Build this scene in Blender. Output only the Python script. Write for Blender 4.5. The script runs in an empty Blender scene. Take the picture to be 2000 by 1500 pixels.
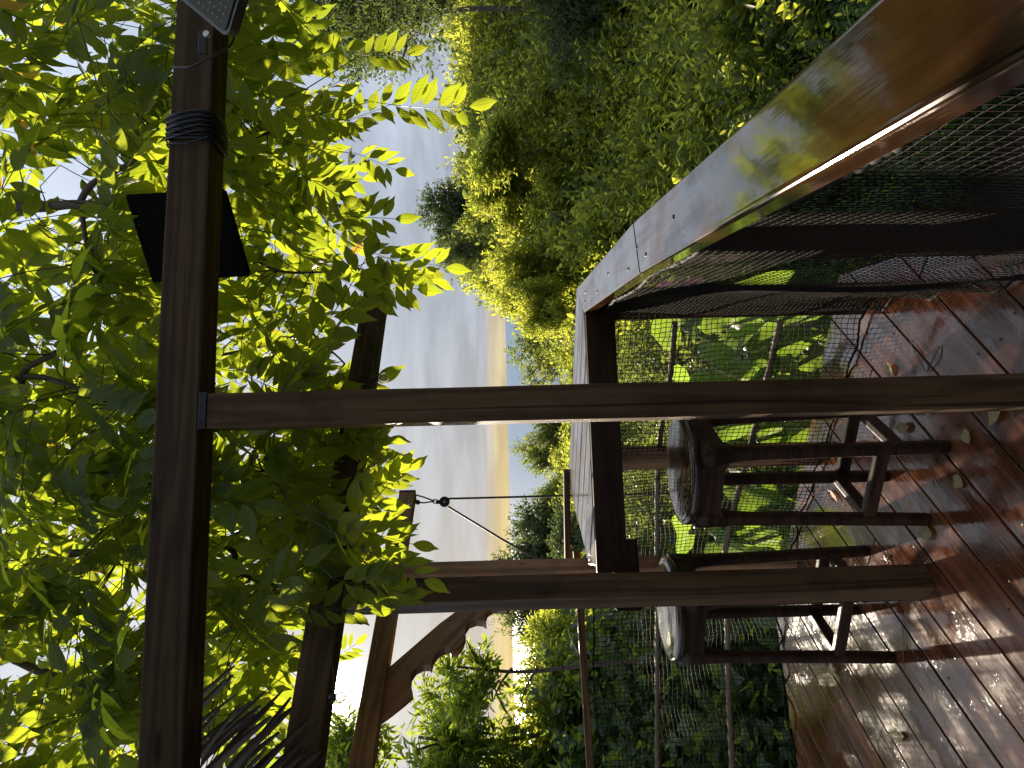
import bpy, bmesh, math, random
import numpy as np
from mathutils import Vector, Matrix, Quaternion, noise
random.seed(7); rng = np.random.default_rng(7)
R = math.radians
SC = bpy.context.scene
COL = SC.collection

# ------------------------------------------------------------------ camera
FOC = 1400.0; ROLL = R(1.41); PITCH = R(-0.5); EYE = 1.4       # focal length in picture units of 1/2000 width
_f = Vector((0, math.cos(PITCH), math.sin(PITCH))); _u0 = Vector((0, -math.sin(PITCH), math.cos(PITCH))); _r0 = Vector((1, 0, 0))
_r = math.cos(ROLL)*_r0 - math.sin(ROLL)*_u0
_u = math.sin(ROLL)*_r0 + math.cos(ROLL)*_u0
cam_d = bpy.data.cameras.new('camera'); cam = bpy.data.objects.new('camera', cam_d); COL.objects.link(cam)
m = Matrix((( -_u.x, _r.x, -_f.x, 0), (-_u.y, _r.y, -_f.y, 0), (-_u.z, _r.z, -_f.z, EYE), (0, 0, 0, 1)))   # the camera is held on its side
cam.matrix_world = m
cam_d.sensor_width = 36; cam_d.lens = 36*FOC/2000; cam_d.clip_start = 0.02; cam_d.clip_end = 60000
SC.camera = cam

def at(x, y, Y):
    """survey helper: the point seen at (x, y) of the photograph, at Y metres in front"""
    d = _r*(750-y) - _u*(x-1000) + _f*FOC
    t = Y/d.y
    return Vector((d.x*t, Y, EYE+d.z*t))
def see(p):
    q = p-Vector((0, 0, EYE)); w = q.dot(_f); return 1000-q.dot(_u)/w*FOC, 1500-(750+q.dot(_r)/w*FOC)
def polar(az, el, r):
    a, e = R(az), R(el)
    return Vector((math.sin(a)*r, math.cos(a)*r, EYE+math.tan(e)*r))

# ------------------------------------------------------------------ sky and sun
SUN_AZ, SUN_EL = -23.3, 13.0
world = bpy.data.worlds.new('World'); SC.world = world; world.use_nodes = True
wt = world.node_tree; wn = wt.nodes; wl = wt.links
bg = wn['Background']; bg.inputs['Strength'].default_value = 0.052
sky = wn.new('ShaderNodeTexSky'); sky.sky_type = 'NISHITA'; sky.sun_disc = False
sky.sun_elevation = R(SUN_EL); sky.sun_rotation = R(SUN_AZ); sky.air_density = 1.0; sky.dust_density = 1.6; sky.ozone_density = 1.5; sky.altitude = 50
def wmath(op, a, b=None, c=None):
    n = wn.new('ShaderNodeMath'); n.operation = op
    for i, v in enumerate((a, b, c)):
        if v is None: continue
        if isinstance(v, (int, float)): n.inputs[i].default_value = v
        else: wl.new(v, n.inputs[i])
    return n.outputs[0]
geo = wn.new('ShaderNodeTexCoord'); sep = wn.new('ShaderNodeSeparateXYZ'); wl.new(geo.outputs['Generated'], sep.inputs[0])
# clouds: project the direction on a high layer
zz = wmath('MAXIMUM', sep.outputs['Z'], 0.0); zden = wmath('ADD', zz, 0.10)
cx = wmath('DIVIDE', sep.outputs['X'], zden); cy = wmath('DIVIDE', sep.outputs['Y'], zden)
cmb = wn.new('ShaderNodeCombineXYZ'); wl.new(cx, cmb.inputs[0]); wl.new(cy, cmb.inputs[1])
cn = wn.new('ShaderNodeTexNoise'); cn.inputs['Scale'].default_value = 0.85; cn.inputs['Detail'].default_value = 6; cn.inputs['Roughness'].default_value = 0.55; cn.inputs['Distortion'].default_value = 0.3
wl.new(cmb.outputs[0], cn.inputs['Vector'])
cr = wn.new('ShaderNodeMapRange'); cr.inputs['From Min'].default_value = 0.40; cr.inputs['From Max'].default_value = 0.72; wl.new(cn.outputs[0], cr.inputs[0])
# thin veil everywhere, thicker where the noise says so
veil = wmath('MULTIPLY_ADD', cr.outputs[0], 0.02, 0.97)
# cloud brightness follows the sun side
sd = Vector((math.sin(R(SUN_AZ))*math.cos(R(SUN_EL)), math.cos(R(SUN_AZ))*math.cos(R(SUN_EL)), math.sin(R(SUN_EL))))
dt = wn.new('ShaderNodeVectorMath'); dt.operation = 'DOT_PRODUCT'; wl.new(geo.outputs['Generated'], dt.inputs[0]); dt.inputs[1].default_value = sd
dpos = wmath('MAXIMUM', dt.outputs['Value'], 0.0)
glow1 = wmath('POWER', dpos, 9.0); glow2 = wmath('POWER', dpos, 500.0); glow3 = wmath('POWER', dpos, 6000.0)
bright = wmath('ADD', wmath('ADD', wmath('MULTIPLY_ADD', glow1, -0.1, 3.9), wmath('MULTIPLY', glow2, 3.0)), wmath('MULTIPLY', glow3, 260.0))
ccol = wn.new('ShaderNodeMixRGB'); ccol.inputs[1].default_value = (0.80, 0.91, 1.10, 1); ccol.inputs[2].default_value = (0.99, 0.98, 0.97, 1); wl.new(glow1, ccol.inputs[0])
# warm lit cloud bank low over the sea
nb = wn.new('ShaderNodeTexNoise'); mpb = wn.new('ShaderNodeMapping'); mpb.inputs['Scale'].default_value = (3, 3, 45); wl.new(geo.outputs['Generated'], mpb.inputs[0]); wl.new(mpb.outputs[0], nb.inputs['Vector']); nb.inputs['Scale'].default_value = 1.6; nb.inputs['Detail'].default_value = 5
zed = wmath('ADD', sep.outputs['Z'], wmath('MULTIPLY', wmath('SUBTRACT', nb.outputs[0], 0.5), 0.03))
bandr = wn.new('ShaderNodeMapRange'); bandr.interpolation_type = 'SMOOTHSTEP'; bandr.inputs['From Min'].default_value = 0.036; bandr.inputs['From Max'].default_value = 0.010; wl.new(zed, bandr.inputs[0])
bandmask = wmath('MULTIPLY', bandr.outputs[0], wmath('MULTIPLY_ADD', wmath('POWER', dpos, 4.0), 0.80, 0.25))
bandc = wn.new('ShaderNodeMixRGB'); wl.new(bandmask, bandc.inputs[0]); wl.new(ccol.outputs[0], bandc.inputs[1]); bandc.inputs[2].default_value = (1.50, 1.20, 0.58, 1)
cb = wn.new('ShaderNodeVectorMath'); cb.operation = 'SCALE'; wl.new(bandc.outputs[0], cb.inputs[0]); wl.new(wmath('MULTIPLY', bright, wmath('MULTIPLY', wmath('MULTIPLY_ADD', zz, 1.7, 1.0), wmath('MULTIPLY_ADD', cr.outputs[0], 0.42, 0.80))), cb.inputs['Scale'])
fac = wmath('MAXIMUM', veil, bandmask)
mx = wn.new('ShaderNodeMixRGB'); wl.new(fac, mx.inputs[0]); wl.new(sky.outputs[0], mx.inputs[1]); wl.new(cb.outputs[0], mx.inputs[2])
wl.new(mx.outputs[0], bg.inputs['Color'])

sl = bpy.data.lights.new('sun', 'SUN'); so = bpy.data.objects.new('sun', sl); COL.objects.link(so)
sl.energy = 5.0; sl.angle = R(0.6); sl.color = (1.0, 0.86, 0.66)
so.rotation_euler = (-sd).to_track_quat('-Z', 'Y').to_euler()
SC.view_settings.view_transform = 'Standard'; SC.view_settings.look = 'None'; SC.view_settings.exposure = 1.35; SC.view_settings.gamma = 1.0
SC.view_settings.use_curve_mapping = False

# ------------------------------------------------------------------ material tools
class NT:
    def __init__(s, name):
        s.m = bpy.data.materials.new(name); s.m.use_nodes = True; s.t = s.m.node_tree; s.n = s.t.nodes; s.l = s.t.links
        s.p = s.n['Principled BSDF']; s.out = s.n['Material Output']
    def new(s, k, **kw):
        n = s.n.new(k)
        for a, b in kw.items(): setattr(n, a, b)
        return n
    def set(s, sock, v):
        if isinstance(v, bpy.types.NodeSocket): s.l.new(v, sock)
        else: sock.default_value = v
    def math(s, op, a, b=0.0, c=0.0):
        n = s.new('ShaderNodeMath', operation=op)
        for i, v in enumerate((a, b, c)): s.set(n.inputs[i], v)
        return n.outputs[0]
    def noise(s, vec, scale, detail=4, rough=0.55, dist=0.0):
        n = s.new('ShaderNodeTexNoise'); s.l.new(vec, n.inputs['Vector']); n.inputs['Scale'].default_value = scale
        n.inputs['Detail'].default_value = detail; n.inputs['Roughness'].default_value = rough; n.inputs['Distortion'].default_value = dist
        return n.outputs[0]
    def mapping(s, vec, scale=(1, 1, 1), loc=(0, 0, 0)):
        n = s.new('ShaderNodeMapping'); s.l.new(vec, n.inputs[0]); n.inputs['Scale'].default_value = scale; s.set(n.inputs['Location'], loc); return n.outputs[0]
    def ramp(s, fac, stops):
        n = s.new('ShaderNodeValToRGB'); s.l.new(fac, n.inputs[0]); e = n.color_ramp.elements
        e[0].position, e[0].color = stops[0][0], (*stops[0][1], 1); e[1].position, e[1].color = stops[-1][0], (*stops[-1][1], 1)
        for p, c in stops[1:-1]: k = e.new(p); k.color = (*c, 1)
        return n.outputs[0]
    def mix(s, f, a, b, mode='MIX'):
        n = s.new('ShaderNodeMixRGB', blend_type=mode); s.set(n.inputs[0], f)
        for i, v in ((1, a), (2, b)):
            if isinstance(v, tuple): v = (*v[:3], 1)
            s.set(n.inputs[i], v)
        return n.outputs[0]
    def rng(s, v, a, b, c=0.0, d=1.0):
        n = s.new('ShaderNodeMapRange'); s.l.new(v, n.inputs[0])
        for i, k in enumerate((a, b, c, d)): n.inputs[i+1].default_value = k
        return n.outputs[0]
    def bump(s, h, strength=0.3, dist=0.002):
        n = s.new('ShaderNodeBump'); s.l.new(h, n.inputs['Height']); n.inputs['Strength'].default_value = strength; n.inputs['Distance'].default_value = dist
        return n.outputs[0]

def wood(name, dark, light, rough=0.55, wet=0.0, coords='Object', bumpd=0.0015, spec=0.4, drops_amt=0.8):
    t = NT(name); tc = t.new('ShaderNodeTexCoord'); oi = t.new('ShaderNodeObjectInfo')
    off = t.new('ShaderNodeVectorMath', operation='ADD'); t.l.new(tc.outputs['Object'], off.inputs[0])
    sc = t.new('ShaderNodeVectorMath', operation='SCALE'); sc.inputs[0].default_value = (9, 5, 7); t.l.new(oi.outputs['Random'], sc.inputs['Scale']); t.l.new(sc.outputs[0], off.inputs[1])
    v = off.outputs[0]
    warp = t.noise(t.mapping(v, (1.2, 5, 5)), 1.5, 3)
    rings = t.math('SINE', t.math('MULTIPLY', t.math('ADD', t.noise(t.mapping(v, (0.55, 11, 11)), 1.0, 2, 0.4, 0.5), t.math('MULTIPLY', warp, 0.25)), 34.0))
    fine = t.noise(t.mapping(v, (6, 190, 190)), 1.0, 3, 0.7)
    streak = t.noise(t.mapping(v, (1.5, 22, 22)), 1.0, 4, 0.6)
    f = t.math('ADD', t.math('MULTIPLY', t.math('ADD', rings, 1.0), 0.18), t.math('ADD', t.math('MULTIPLY', fine, 0.35), t.math('MULTIPLY', streak, 0.45)))
    col = t.ramp(f, [(0.25, dark), (0.55, tuple((a+b)/2 for a, b in zip(dark, light))), (0.85, light)])
    br = t.math('MULTIPLY_ADD', oi.outputs['Random'], 0.5, 0.75)
    col = t.mix(1.0, col, t.new('ShaderNodeCombineXYZ').outputs[0], 'MULTIPLY') if False else col
    hv = t.new('ShaderNodeHueSaturation'); t.l.new(col, hv.inputs['Color']); t.l.new(br, hv.inputs['Value']); col = hv.outputs[0]
    kv = t.new('ShaderNodeTexVoronoi'); t.l.new(t.mapping(v, (1.6, 6, 6)), kv.inputs['Vector']); kv.inputs['Scale'].default_value = 1.6
    kn = t.math('MULTIPLY', t.rng(kv.outputs['Distance'], 0.07, 0.14, 1.0, 0.0), 0.8); col = t.mix(kn, col, tuple(c*0.35 for c in dark))
    crk = t.math('MULTIPLY', t.rng(t.noise(t.mapping(v, (1.1, 60, 60)), 1.0, 2, 0.5), 0.68, 0.71), 0.7); col = t.mix(crk, col, tuple(c*0.3 for c in dark))
    blot = t.noise(v, 7.0, 5, 0.6)
    col = t.mix(t.rng(blot, 0.5, 0.75, 0.0, 0.5), col, tuple(c*0.45 for c in dark))
    t.l.new(col, t.p.inputs['Base Color'])
    t.p.inputs['Specular IOR Level'].default_value = spec
    h = t.math('ADD', t.math('MULTIPLY', fine, 0.6), t.math('MULTIPLY', rings, 0.15))
    if wet > 0:
        pos = t.new('ShaderNodeNewGeometry').outputs['Position']
        pn = t.math('ADD', t.math('MULTIPLY', t.noise(pos, 2.6, 8, 0.7, 0.3), 0.62), t.math('MULTIPLY', t.noise(t.mapping(v, (2.5, 22, 10)), 1.0, 5, 0.7), 0.38))
        drops = t.new('ShaderNodeTexVoronoi'); t.l.new(pos, drops.inputs['Vector']); drops.inputs['Scale'].default_value = 95
        dr = t.rng(drops.outputs['Distance'], 0.22, 0.34, 1.0, 0.0)
        drm = t.math('MULTIPLY', dr, t.rng(t.noise(pos, 5.5, 3), 0.5, 0.62, 0.0, drops_amt))
        wetm = t.rng(pn, 0.60-0.20*wet, 0.70-0.20*wet)
        wetm2 = t.math('MAXIMUM', wetm, drm)
        t.l.new(t.rng(wetm2, 0, 1, rough, 0.10), t.p.inputs['Roughness'])
        t.l.new(t.mix(t.math('MULTIPLY', wetm, 0.35), col, tuple(c*0.5 for c in dark)), t.p.inputs['Base Color'])
        t.l.new(t.math('MULTIPLY', wetm2, 0.9), t.p.inputs['Coat Weight']); t.p.inputs['Coat Roughness'].default_value = 0.04; t.p.inputs['Coat IOR'].default_value = 1.33
        b1 = t.new('ShaderNodeBump'); b1.inputs['Distance'].default_value = bumpd; t.l.new(h, b1.inputs['Height']); t.l.new(t.rng(wetm, 0, 1, 0.5, 0.12), b1.inputs['Strength'])
        b2 = t.new('ShaderNodeBump'); b2.inputs['Distance'].default_value = 0.0012; b2.inputs['Strength'].default_value = 0.5; t.l.new(drm, b2.inputs['Height']); t.l.new(b1.outputs[0], b2.inputs['Normal'])
        b3 = t.new('ShaderNodeBump'); b3.inputs['Distance'].default_value = 0.004; b3.inputs['Strength'].default_value = 0.25 if drops_amt else 0.10; t.l.new(t.noise(t.mapping(v, (3, 9, 9)), 2.0, 3), b3.inputs['Height']); t.l.new(b2.outputs[0], b3.inputs['Normal'])
        t.l.new(b3.outputs[0], t.p.inputs['Normal']); t.l.new(b3.outputs[0], t.p.inputs['Coat Normal'])
    else:
        t.l.new(t.rng(streak, 0.3, 0.7, rough-0.12, rough+0.12), t.p.inputs['Roughness'])
        t.l.new(t.bump(h, 0.5, bumpd), t.p.inputs['Normal'])
    return t.m

def plain(name, col, rough=0.5, metal=0.0, spec=0.5, nscale=40, amt=0.25, bump=0.0):
    t = NT(name); tc = t.new('ShaderNodeTexCoord').outputs['Object']; n = t.noise(tc, nscale, 4)
    t.l.new(t.mix(n, tuple(c*(1-amt) for c in col), tuple(min(1, c*(1+amt)) for c in col)), t.p.inputs['Base Color'])
    t.l.new(t.rng(n, 0.3, 0.7, max(0.02, rough-0.1), rough+0.1), t.p.inputs['Roughness'])
    t.p.inputs['Metallic'].default_value = metal; t.p.inputs['Specular IOR Level'].default_value = spec
    if bump: t.l.new(t.bump(n, 0.6, bump), t.p.inputs['Normal'])
    return t.m

def leafmat(name, cols, trans, rough=0.4, tfac=0.5, veins=True, pale=False, spec=0.3, vary=0.5, spots=True, nveins=9.0, posscale=0.6):
    """cols: reflectance dark/light; trans: transmitted colour dark/light"""
    t = NT(name); t.n.remove(t.p); geo = t.new('ShaderNodeNewGeometry'); isl = geo.outputs['Random Per Island']; pos = geo.outputs['Position']
    big = t.noise(pos, posscale, 3)
    k = t.math('ADD', t.math('MULTIPLY', isl, vary), t.math('MULTIPLY', big, 1-vary*0.5)); k = t.rng(k, 0.2, 1.1)
    c = t.mix(k, cols[0], cols[1]); tr = t.mix(k, trans[0], trans[1])
    uvn = t.new('ShaderNodeUVMap').outputs[0]; su = t.new('ShaderNodeSeparateXYZ'); t.l.new(uvn, su.inputs[0])
    norm = None
    if veins:
        a = t.math('ABSOLUTE', t.math('SUBTRACT', su.outputs[1], 0.5))
        mid = t.rng(a, 0.0, 0.045, 1.0, 0.0)
        ph = t.math('SUBTRACT', t.math('MULTIPLY', su.outputs[0], nveins), t.math('MULTIPLY', a, 4.0))
        fr = t.math('FRACT', ph); tri = t.math('ABSOLUTE', t.math('SUBTRACT', fr, 0.5))
        side = t.math('MULTIPLY', t.rng(tri, 0.0, 0.09, 1.0, 0.0), 0.6)
        v = t.math('MAXIMUM', mid, side)
        tr = t.mix(t.math('MULTIPLY', v, 0.45), tr, tuple(x*0.4 for x in trans[0])); c = t.mix(t.math('MULTIPLY', v, 0.5), c, tuple(min(1, x*1.7) for x in cols[1]))
        if pale: tr = t.mix(v, tr, (0.55, 0.62, 0.30)); c = t.mix(v, c, (0.40, 0.45, 0.25))
        cell = t.noise(uvn, 26.0, 3)
        tr = t.mix(t.rng(cell, 0.35, 0.75, 0, 0.35), tr, tuple(x*0.55 for x in trans[1]))
        h = t.math('ADD', t.math('MULTIPLY', tri, 1.0), t.math('MULTIPLY', mid, -0.6))
        norm = t.bump(h, 0.5, 0.0022)
    if spots:
        sp = t.noise(pos, 55.0, 3, 0.7); sm = t.math('MULTIPLY', t.rng(sp, 0.66, 0.72), t.rng(isl, 0.55, 0.75))
        tr = t.mix(t.math('MULTIPLY', sm, 0.8), tr, (0.12, 0.05, 0.01)); c = t.mix(sm, c, (0.10, 0.05, 0.02))
        yl = t.rng(isl, 0.975, 0.985); tr = t.mix(yl, tr, (0.55, 0.33, 0.05)); c = t.mix(yl, c, (0.30, 0.20, 0.04))
    pr = t.new('ShaderNodeBsdfPrincipled'); t.l.new(c, pr.inputs['Base Color']); pr.inputs['Roughness'].default_value = rough; pr.inputs['Specular IOR Level'].default_value = spec
    tl = t.new('ShaderNodeBsdfTranslucent'); t.l.new(tr, tl.inputs['Color'])
    if norm is not None: t.l.new(norm, pr.inputs['Normal']); t.l.new(norm, tl.inputs['Normal'])
    mxs = t.new('ShaderNodeMixShader'); mxs.inputs[0].default_value = tfac; t.l.new(pr.outputs[0], mxs.inputs[1]); t.l.new(tl.outputs[0], mxs.inputs[2])
    t.l.new(mxs.outputs[0], t.out.inputs['Surface'])
    return t.m

M = {}
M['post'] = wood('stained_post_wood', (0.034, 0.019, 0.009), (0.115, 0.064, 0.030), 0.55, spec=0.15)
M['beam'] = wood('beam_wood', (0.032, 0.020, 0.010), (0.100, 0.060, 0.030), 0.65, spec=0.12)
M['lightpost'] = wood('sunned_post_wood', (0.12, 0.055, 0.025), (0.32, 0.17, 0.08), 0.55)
M['deck'] = wood('wet_deck_wood', (0.036, 0.013, 0.006), (0.165, 0.054, 0.022), 0.22, wet=0.75, drops_amt=0.45, bumpd=0.0010, spec=0.5)
M['cap'] = wood('varnished_cap_wood', (0.036, 0.015, 0.006), (0.095, 0.040, 0.014), 0.09, wet=0.9, bumpd=0.0008, spec=0.5, drops_amt=0.0)
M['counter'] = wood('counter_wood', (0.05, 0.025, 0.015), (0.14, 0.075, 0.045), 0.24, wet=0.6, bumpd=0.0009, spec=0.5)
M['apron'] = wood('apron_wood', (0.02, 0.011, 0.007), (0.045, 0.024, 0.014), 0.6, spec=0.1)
M['stool'] = wood('stool_wood', (0.012, 0.006, 0.004), (0.05, 0.025, 0.013), 0.4, bumpd=0.001, spec=0.15)
M['seat'] = wood('wet_seat_wood', (0.018, 0.011, 0.008), (0.07, 0.04, 0.024), 0.22, wet=0.8, bumpd=0.0008, spec=0.5)
M['black'] = plain('black_plastic', (0.012, 0.012, 0.013), 0.35)
M['cable'] = plain('black_cable', (0.012, 0.012, 0.012), 0.4)
M['panel'] = plain('solar_panel_back', (0.004, 0.005, 0.004), 0.95, spec=0.0)
M['metal'] = plain('dark_metal', (0.05, 0.05, 0.055), 0.35, 0.8)
M['steel'] = plain('galvanised_metal', (0.45, 0.45, 0.44), 0.3, 0.9)
M['net'] = plain('net_cord', (0.009, 0.007, 0.005), 0.8, spec=0.12, nscale=200, amt=0.4)
M['ropeb'] = plain('black_edge_cord', (0.010, 0.009, 0.009), 0.8, spec=0.15, nscale=200)
M['rope'] = plain('grey_brown_rope', (0.16, 0.12, 0.085), 0.8, nscale=90, amt=0.4, bump=0.002)
M['hoist'] = plain('dark_hoist_rope', (0.05, 0.038, 0.03), 0.7, nscale=300, amt=0.4)
M['bark'] = plain('grey_brown_bark', (0.075, 0.055, 0.04), 0.85, nscale=30, amt=0.5, bump=0.004)
M['twig'] = plain('green_brown_twig', (0.07, 0.06, 0.025), 0.6, nscale=60)
M['soil'] = plain('dark_leaf_litter_soil', (0.022, 0.018, 0.010), 0.95, nscale=6, amt=0.6, bump=0.03)
M['canopy'] = leafmat('canopy_leaf', ((0.020, 0.042, 0.010), (0.050, 0.085, 0.018)), ((0.25, 0.36, 0.018), (0.52, 0.56, 0.03)), 0.38, 0.68)
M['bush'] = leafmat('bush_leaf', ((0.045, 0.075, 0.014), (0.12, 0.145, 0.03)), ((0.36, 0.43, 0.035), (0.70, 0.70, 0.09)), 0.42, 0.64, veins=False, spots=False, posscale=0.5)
M['long'] = leafmat('long_leaf', ((0.02, 0.045, 0.010), (0.06, 0.09, 0.02)), ((0.20, 0.30, 0.02), (0.50, 0.56, 0.05)), 0.38, 0.6, veins=False, spots=False, posscale=0.8)
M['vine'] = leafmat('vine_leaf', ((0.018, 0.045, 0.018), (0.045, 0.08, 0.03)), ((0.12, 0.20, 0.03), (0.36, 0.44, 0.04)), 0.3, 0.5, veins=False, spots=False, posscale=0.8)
M['far'] = leafmat('far_leaf', ((0.03, 0.055, 0.018), (0.09, 0.12, 0.03)), ((0.20, 0.27, 0.04), (0.50, 0.52, 0.08)), 0.5, 0.5, veins=False, spots=False, posscale=0.25)
M['slope'] = leafmat('slope_leaf', ((0.025, 0.050, 0.014), (0.07, 0.095, 0.025)), ((0.12, 0.18, 0.03), (0.36, 0.40, 0.06)), 0.5, 0.5, veins=False, spots=False, posscale=0.5)
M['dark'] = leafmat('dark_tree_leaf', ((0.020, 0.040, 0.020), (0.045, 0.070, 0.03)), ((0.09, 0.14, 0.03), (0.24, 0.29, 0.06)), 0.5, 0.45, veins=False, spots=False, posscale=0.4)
M['bigleaf'] = leafmat('elephant_ear_leaf', ((0.03, 0.07, 0.03), (0.07, 0.12, 0.04)), ((0.20, 0.38, 0.03), (0.38, 0.52, 0.04)), 0.35, 0.6, veins=True, spots=False, nveins=6, pale=True)
M['stem'] = leafmat('pale_green_stem', ((0.12, 0.18, 0.06), (0.20, 0.26, 0.10)), ((0.1, 0.2, 0.03), (0.2, 0.3, 0.05)), 0.4, 0.2, veins=False, spots=False)
M['litter'] = leafmat('dry_leaf', ((0.22, 0.17, 0.08), (0.34, 0.27, 0.13)), ((0.25, 0.17, 0.06), (0.4, 0.28, 0.1)), 0.3, 0.25, spots=False)
M['orange'] = leafmat('orange_dry_leaf', ((0.42, 0.13, 0.02), (0.50, 0.18, 0.03)), ((0.5, 0.15, 0.02), (0.6, 0.2, 0.03)), 0.35, 0.4, spots=False)
M['palm'] = plain('dry_palm_strip', (0.06, 0.038, 0.018), 0.6, nscale=25, amt=0.7)

# sea
t = NT('sea_water'); gp = t.new('ShaderNodeNewGeometry').outputs['Position']
t.p.inputs['Base Color'].default_value = (0.09, 0.16, 0.25, 1); t.p.inputs['Roughness'].default_value = 0.45; t.p.inputs['Specular IOR Level'].default_value = 0.12
hs = t.math('ADD', t.noise(t.mapping(gp, (0.02, 0.06, 0.02)), 1.0, 5), t.math('MULTIPLY', t.noise(t.mapping(gp, (0.001, 0.004, 0.001)), 1.0, 4), 2.0))
t.l.new(t.bump(hs, 0.6, 6.0), t.p.inputs['Normal']); M['sea'] = t.m
# lamp glass and diffuser
t = NT('bulb_glass'); t.p.inputs['Transmission Weight'].default_value = 1.0; t.p.inputs['Roughness'].default_value = 0.03; t.p.inputs['IOR'].default_value = 1.45; t.p.inputs['Base Color'].default_value = (1, 0.96, 0.88, 1)
M['glass'] = t.m
M['lens'] = plain('lamp_diffuser', (0.04, 0.042, 0.028), 0.6, spec=0.2, nscale=60, amt=0.08)
M['led'] = plain('led_chip', (0.11, 0.11, 0.07), 0.3, amt=0.05)
M['pink'] = leafmat('pink_petal', ((0.5, 0.12, 0.35), (0.6, 0.2, 0.45)), ((0.6, 0.2, 0.45), (0.7, 0.3, 0.55)), 0.5, 0.5, veins=False, spots=False)

# ------------------------------------------------------------------ object tools
def link(name, me, mat=None, parent=None, label=None, cat=None, group=None, kind=None):
    o = bpy.data.objects.new(name, me); COL.objects.link(o)
    if mat is not None and me is not None and not me.materials: me.materials.append(mat)
    if parent: o.parent = parent
    tag(o, label, cat, group, kind); return o
def tag(o, label=None, cat=None, group=None, kind=None):
    if label: o['label'] = label
    if cat: o['category'] = cat
    if group: o['group'] = group
    if kind: o['kind'] = kind
    return o
def thing(name, label, cat, loc=(0, 0, 0), group=None, kind=None):
    o = link(name, None, None, None, label, cat, group, kind); o.location = loc; o.empty_display_size = 0.1; return o
def put(o, M4):
    """world matrix, whatever the parent's plain offset"""
    if o.parent: o.matrix_basis = Matrix.Translation(-o.parent.location) @ M4 if o.parent.rotation_euler.z == 0 else (Matrix.Translation(o.parent.location) @ Matrix.Rotation(o.parent.rotation_euler.z, 4, 'Z')).inverted() @ M4
    else: o.matrix_basis = M4
    return o
def bm_mesh(bm, name, smooth=False):
    me = bpy.data.meshes.new(name); bm.to_mesh(me); bm.free()
    if smooth:
        for p in me.polygons: p.use_smooth = True
    return me
def box_mesh(name, L, W, H, bev=0.004, wob=0.0, segs=1):
    """length along local X, centred"""
    bm = bmesh.new(); bmesh.ops.create_cube(bm, size=1.0)
    for v in bm.verts: v.co = Vector((v.co.x*L, v.co.y*W, v.co.z*H))
    if segs > 1:
        es = [e for e in bm.edges if abs(abs(e.verts[0].co.x-e.verts[1].co.x)-L) < 1e-6]
        bmesh.ops.subdivide_edges(bm, edges=es, cuts=segs-1, use_grid_fill=True)
    if bev > 0:
        es = [e for e in bm.edges if len(e.link_faces) == 2 and e.calc_face_angle(0) > 0.5]
        bmesh.ops.bevel(bm, geom=es, offset=bev, segments=2, affect='EDGES', profile=0.6)
    if wob:
        s = random.random()*50
        for v in bm.verts:
            v.co += Vector((0, noise.noise(Vector((v.co.x*2.1+s, v.co.y*9, v.co.z*9)))*wob, noise.noise(Vector((v.co.x*2.3-s, v.co.y*9, v.co.z*9+5)))*wob))
    return bm_mesh(bm, name)
def frame(p0, p1, up=Vector((0, 0, 1))):
    x = (p1-p0).normalized(); y = up.cross(x)
    if y.length < 1e-4: y = Vector((0, 1, 0)).cross(x)
    y.normalize(); z = x.cross(y)
    m4 = Matrix((x, y, z)).transposed().to_4x4(); m4.translation = (p0+p1)/2
    return m4
def bar(name, p0, p1, w, h, mat, parent=None, up=Vector((0, 0, 1)), bev=0.004, wob=0.0, **kw):
    p0, p1 = Vector(p0), Vector(p1); L = (p1-p0).length
    me = box_mesh(name, L, w, h, bev, wob, segs=max(1, int(L/0.12)) if wob else 1)
    return put(link(name, me, mat, parent, **kw), frame(p0, p1, up))
def tube_geo(path, rad, n=8, twist=0.0, lobes=0):
    path = [Vector(p) for p in path]; V = []; F = []
    prev = None
    for i, p in enumerate(path):
        d = (path[min(i+1, len(path)-1)]-path[max(i-1, 0)]).normalized()
        if prev is None:
            a = Vector((0, 0, 1)) if abs(d.z) < 0.9 else Vector((1, 0, 0)); prev = d.cross(a).normalized()
        else:
            prev = (prev-d*prev.dot(d)).normalized()
        b = d.cross(prev); r = rad[i] if isinstance(rad, (list, tuple)) else rad
        for k in range(n):
            th = 2*math.pi*k/n + twist*i
            rr = r*(1+0.16*math.cos(lobes*2*math.pi*k/n)) if lobes else r
            V.append(p+(prev*math.cos(th)+b*math.sin(th))*rr)
        if i:
            for k in range(n):
                F.append(((i-1)*n+k, (i-1)*n+(k+1) % n, i*n+(k+1) % n, i*n+k))
    F.append(tuple(range(n-1, -1, -1))); F.append(tuple((len(path)-1)*n+k for k in range(n)))
    return V, F
def tube(name, path, rad, mat, parent=None, n=8, twist=0.0, lobes=0, smooth=True, **kw):
    V, F = tube_geo(path, rad, n, twist, lobes)
    me = bpy.data.meshes.new(name); me.from_pydata([tuple(v) for v in V], [], F)
    if smooth: me.polygons.foreach_set('use_smooth', [True]*len(F))
    o = link(name, me, mat, parent, **kw)
    if parent: o.matrix_basis = Matrix.Translation(-parent.location)
    return o
def lathe_mesh(name, prof, n=40, smooth=True, jitter=0.0):
    V = []; F = []
    for (r, z) in prof:
        for k in range(n):
            a = 2*math.pi*k/n; rr = r*(1+jitter*math.sin(3*a+1)+jitter*0.6*math.sin(7*a)); V.append((rr*math.cos(a), rr*math.sin(a), z))
    for i in range(1, len(prof)):
        for k in range(n): F.append(((i-1)*n+k, (i-1)*n+(k+1) % n, i*n+(k+1) % n, i*n+k))
    F.append(tuple(range(n-1, -1, -1))); F.append(tuple((len(prof)-1)*n+k for k in range(n)))
    me = bpy.data.meshes.new(name); me.from_pydata(V, [], F)
    if smooth:
        for p in me.polygons[:-2]: p.use_smooth = True
    return me
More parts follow.
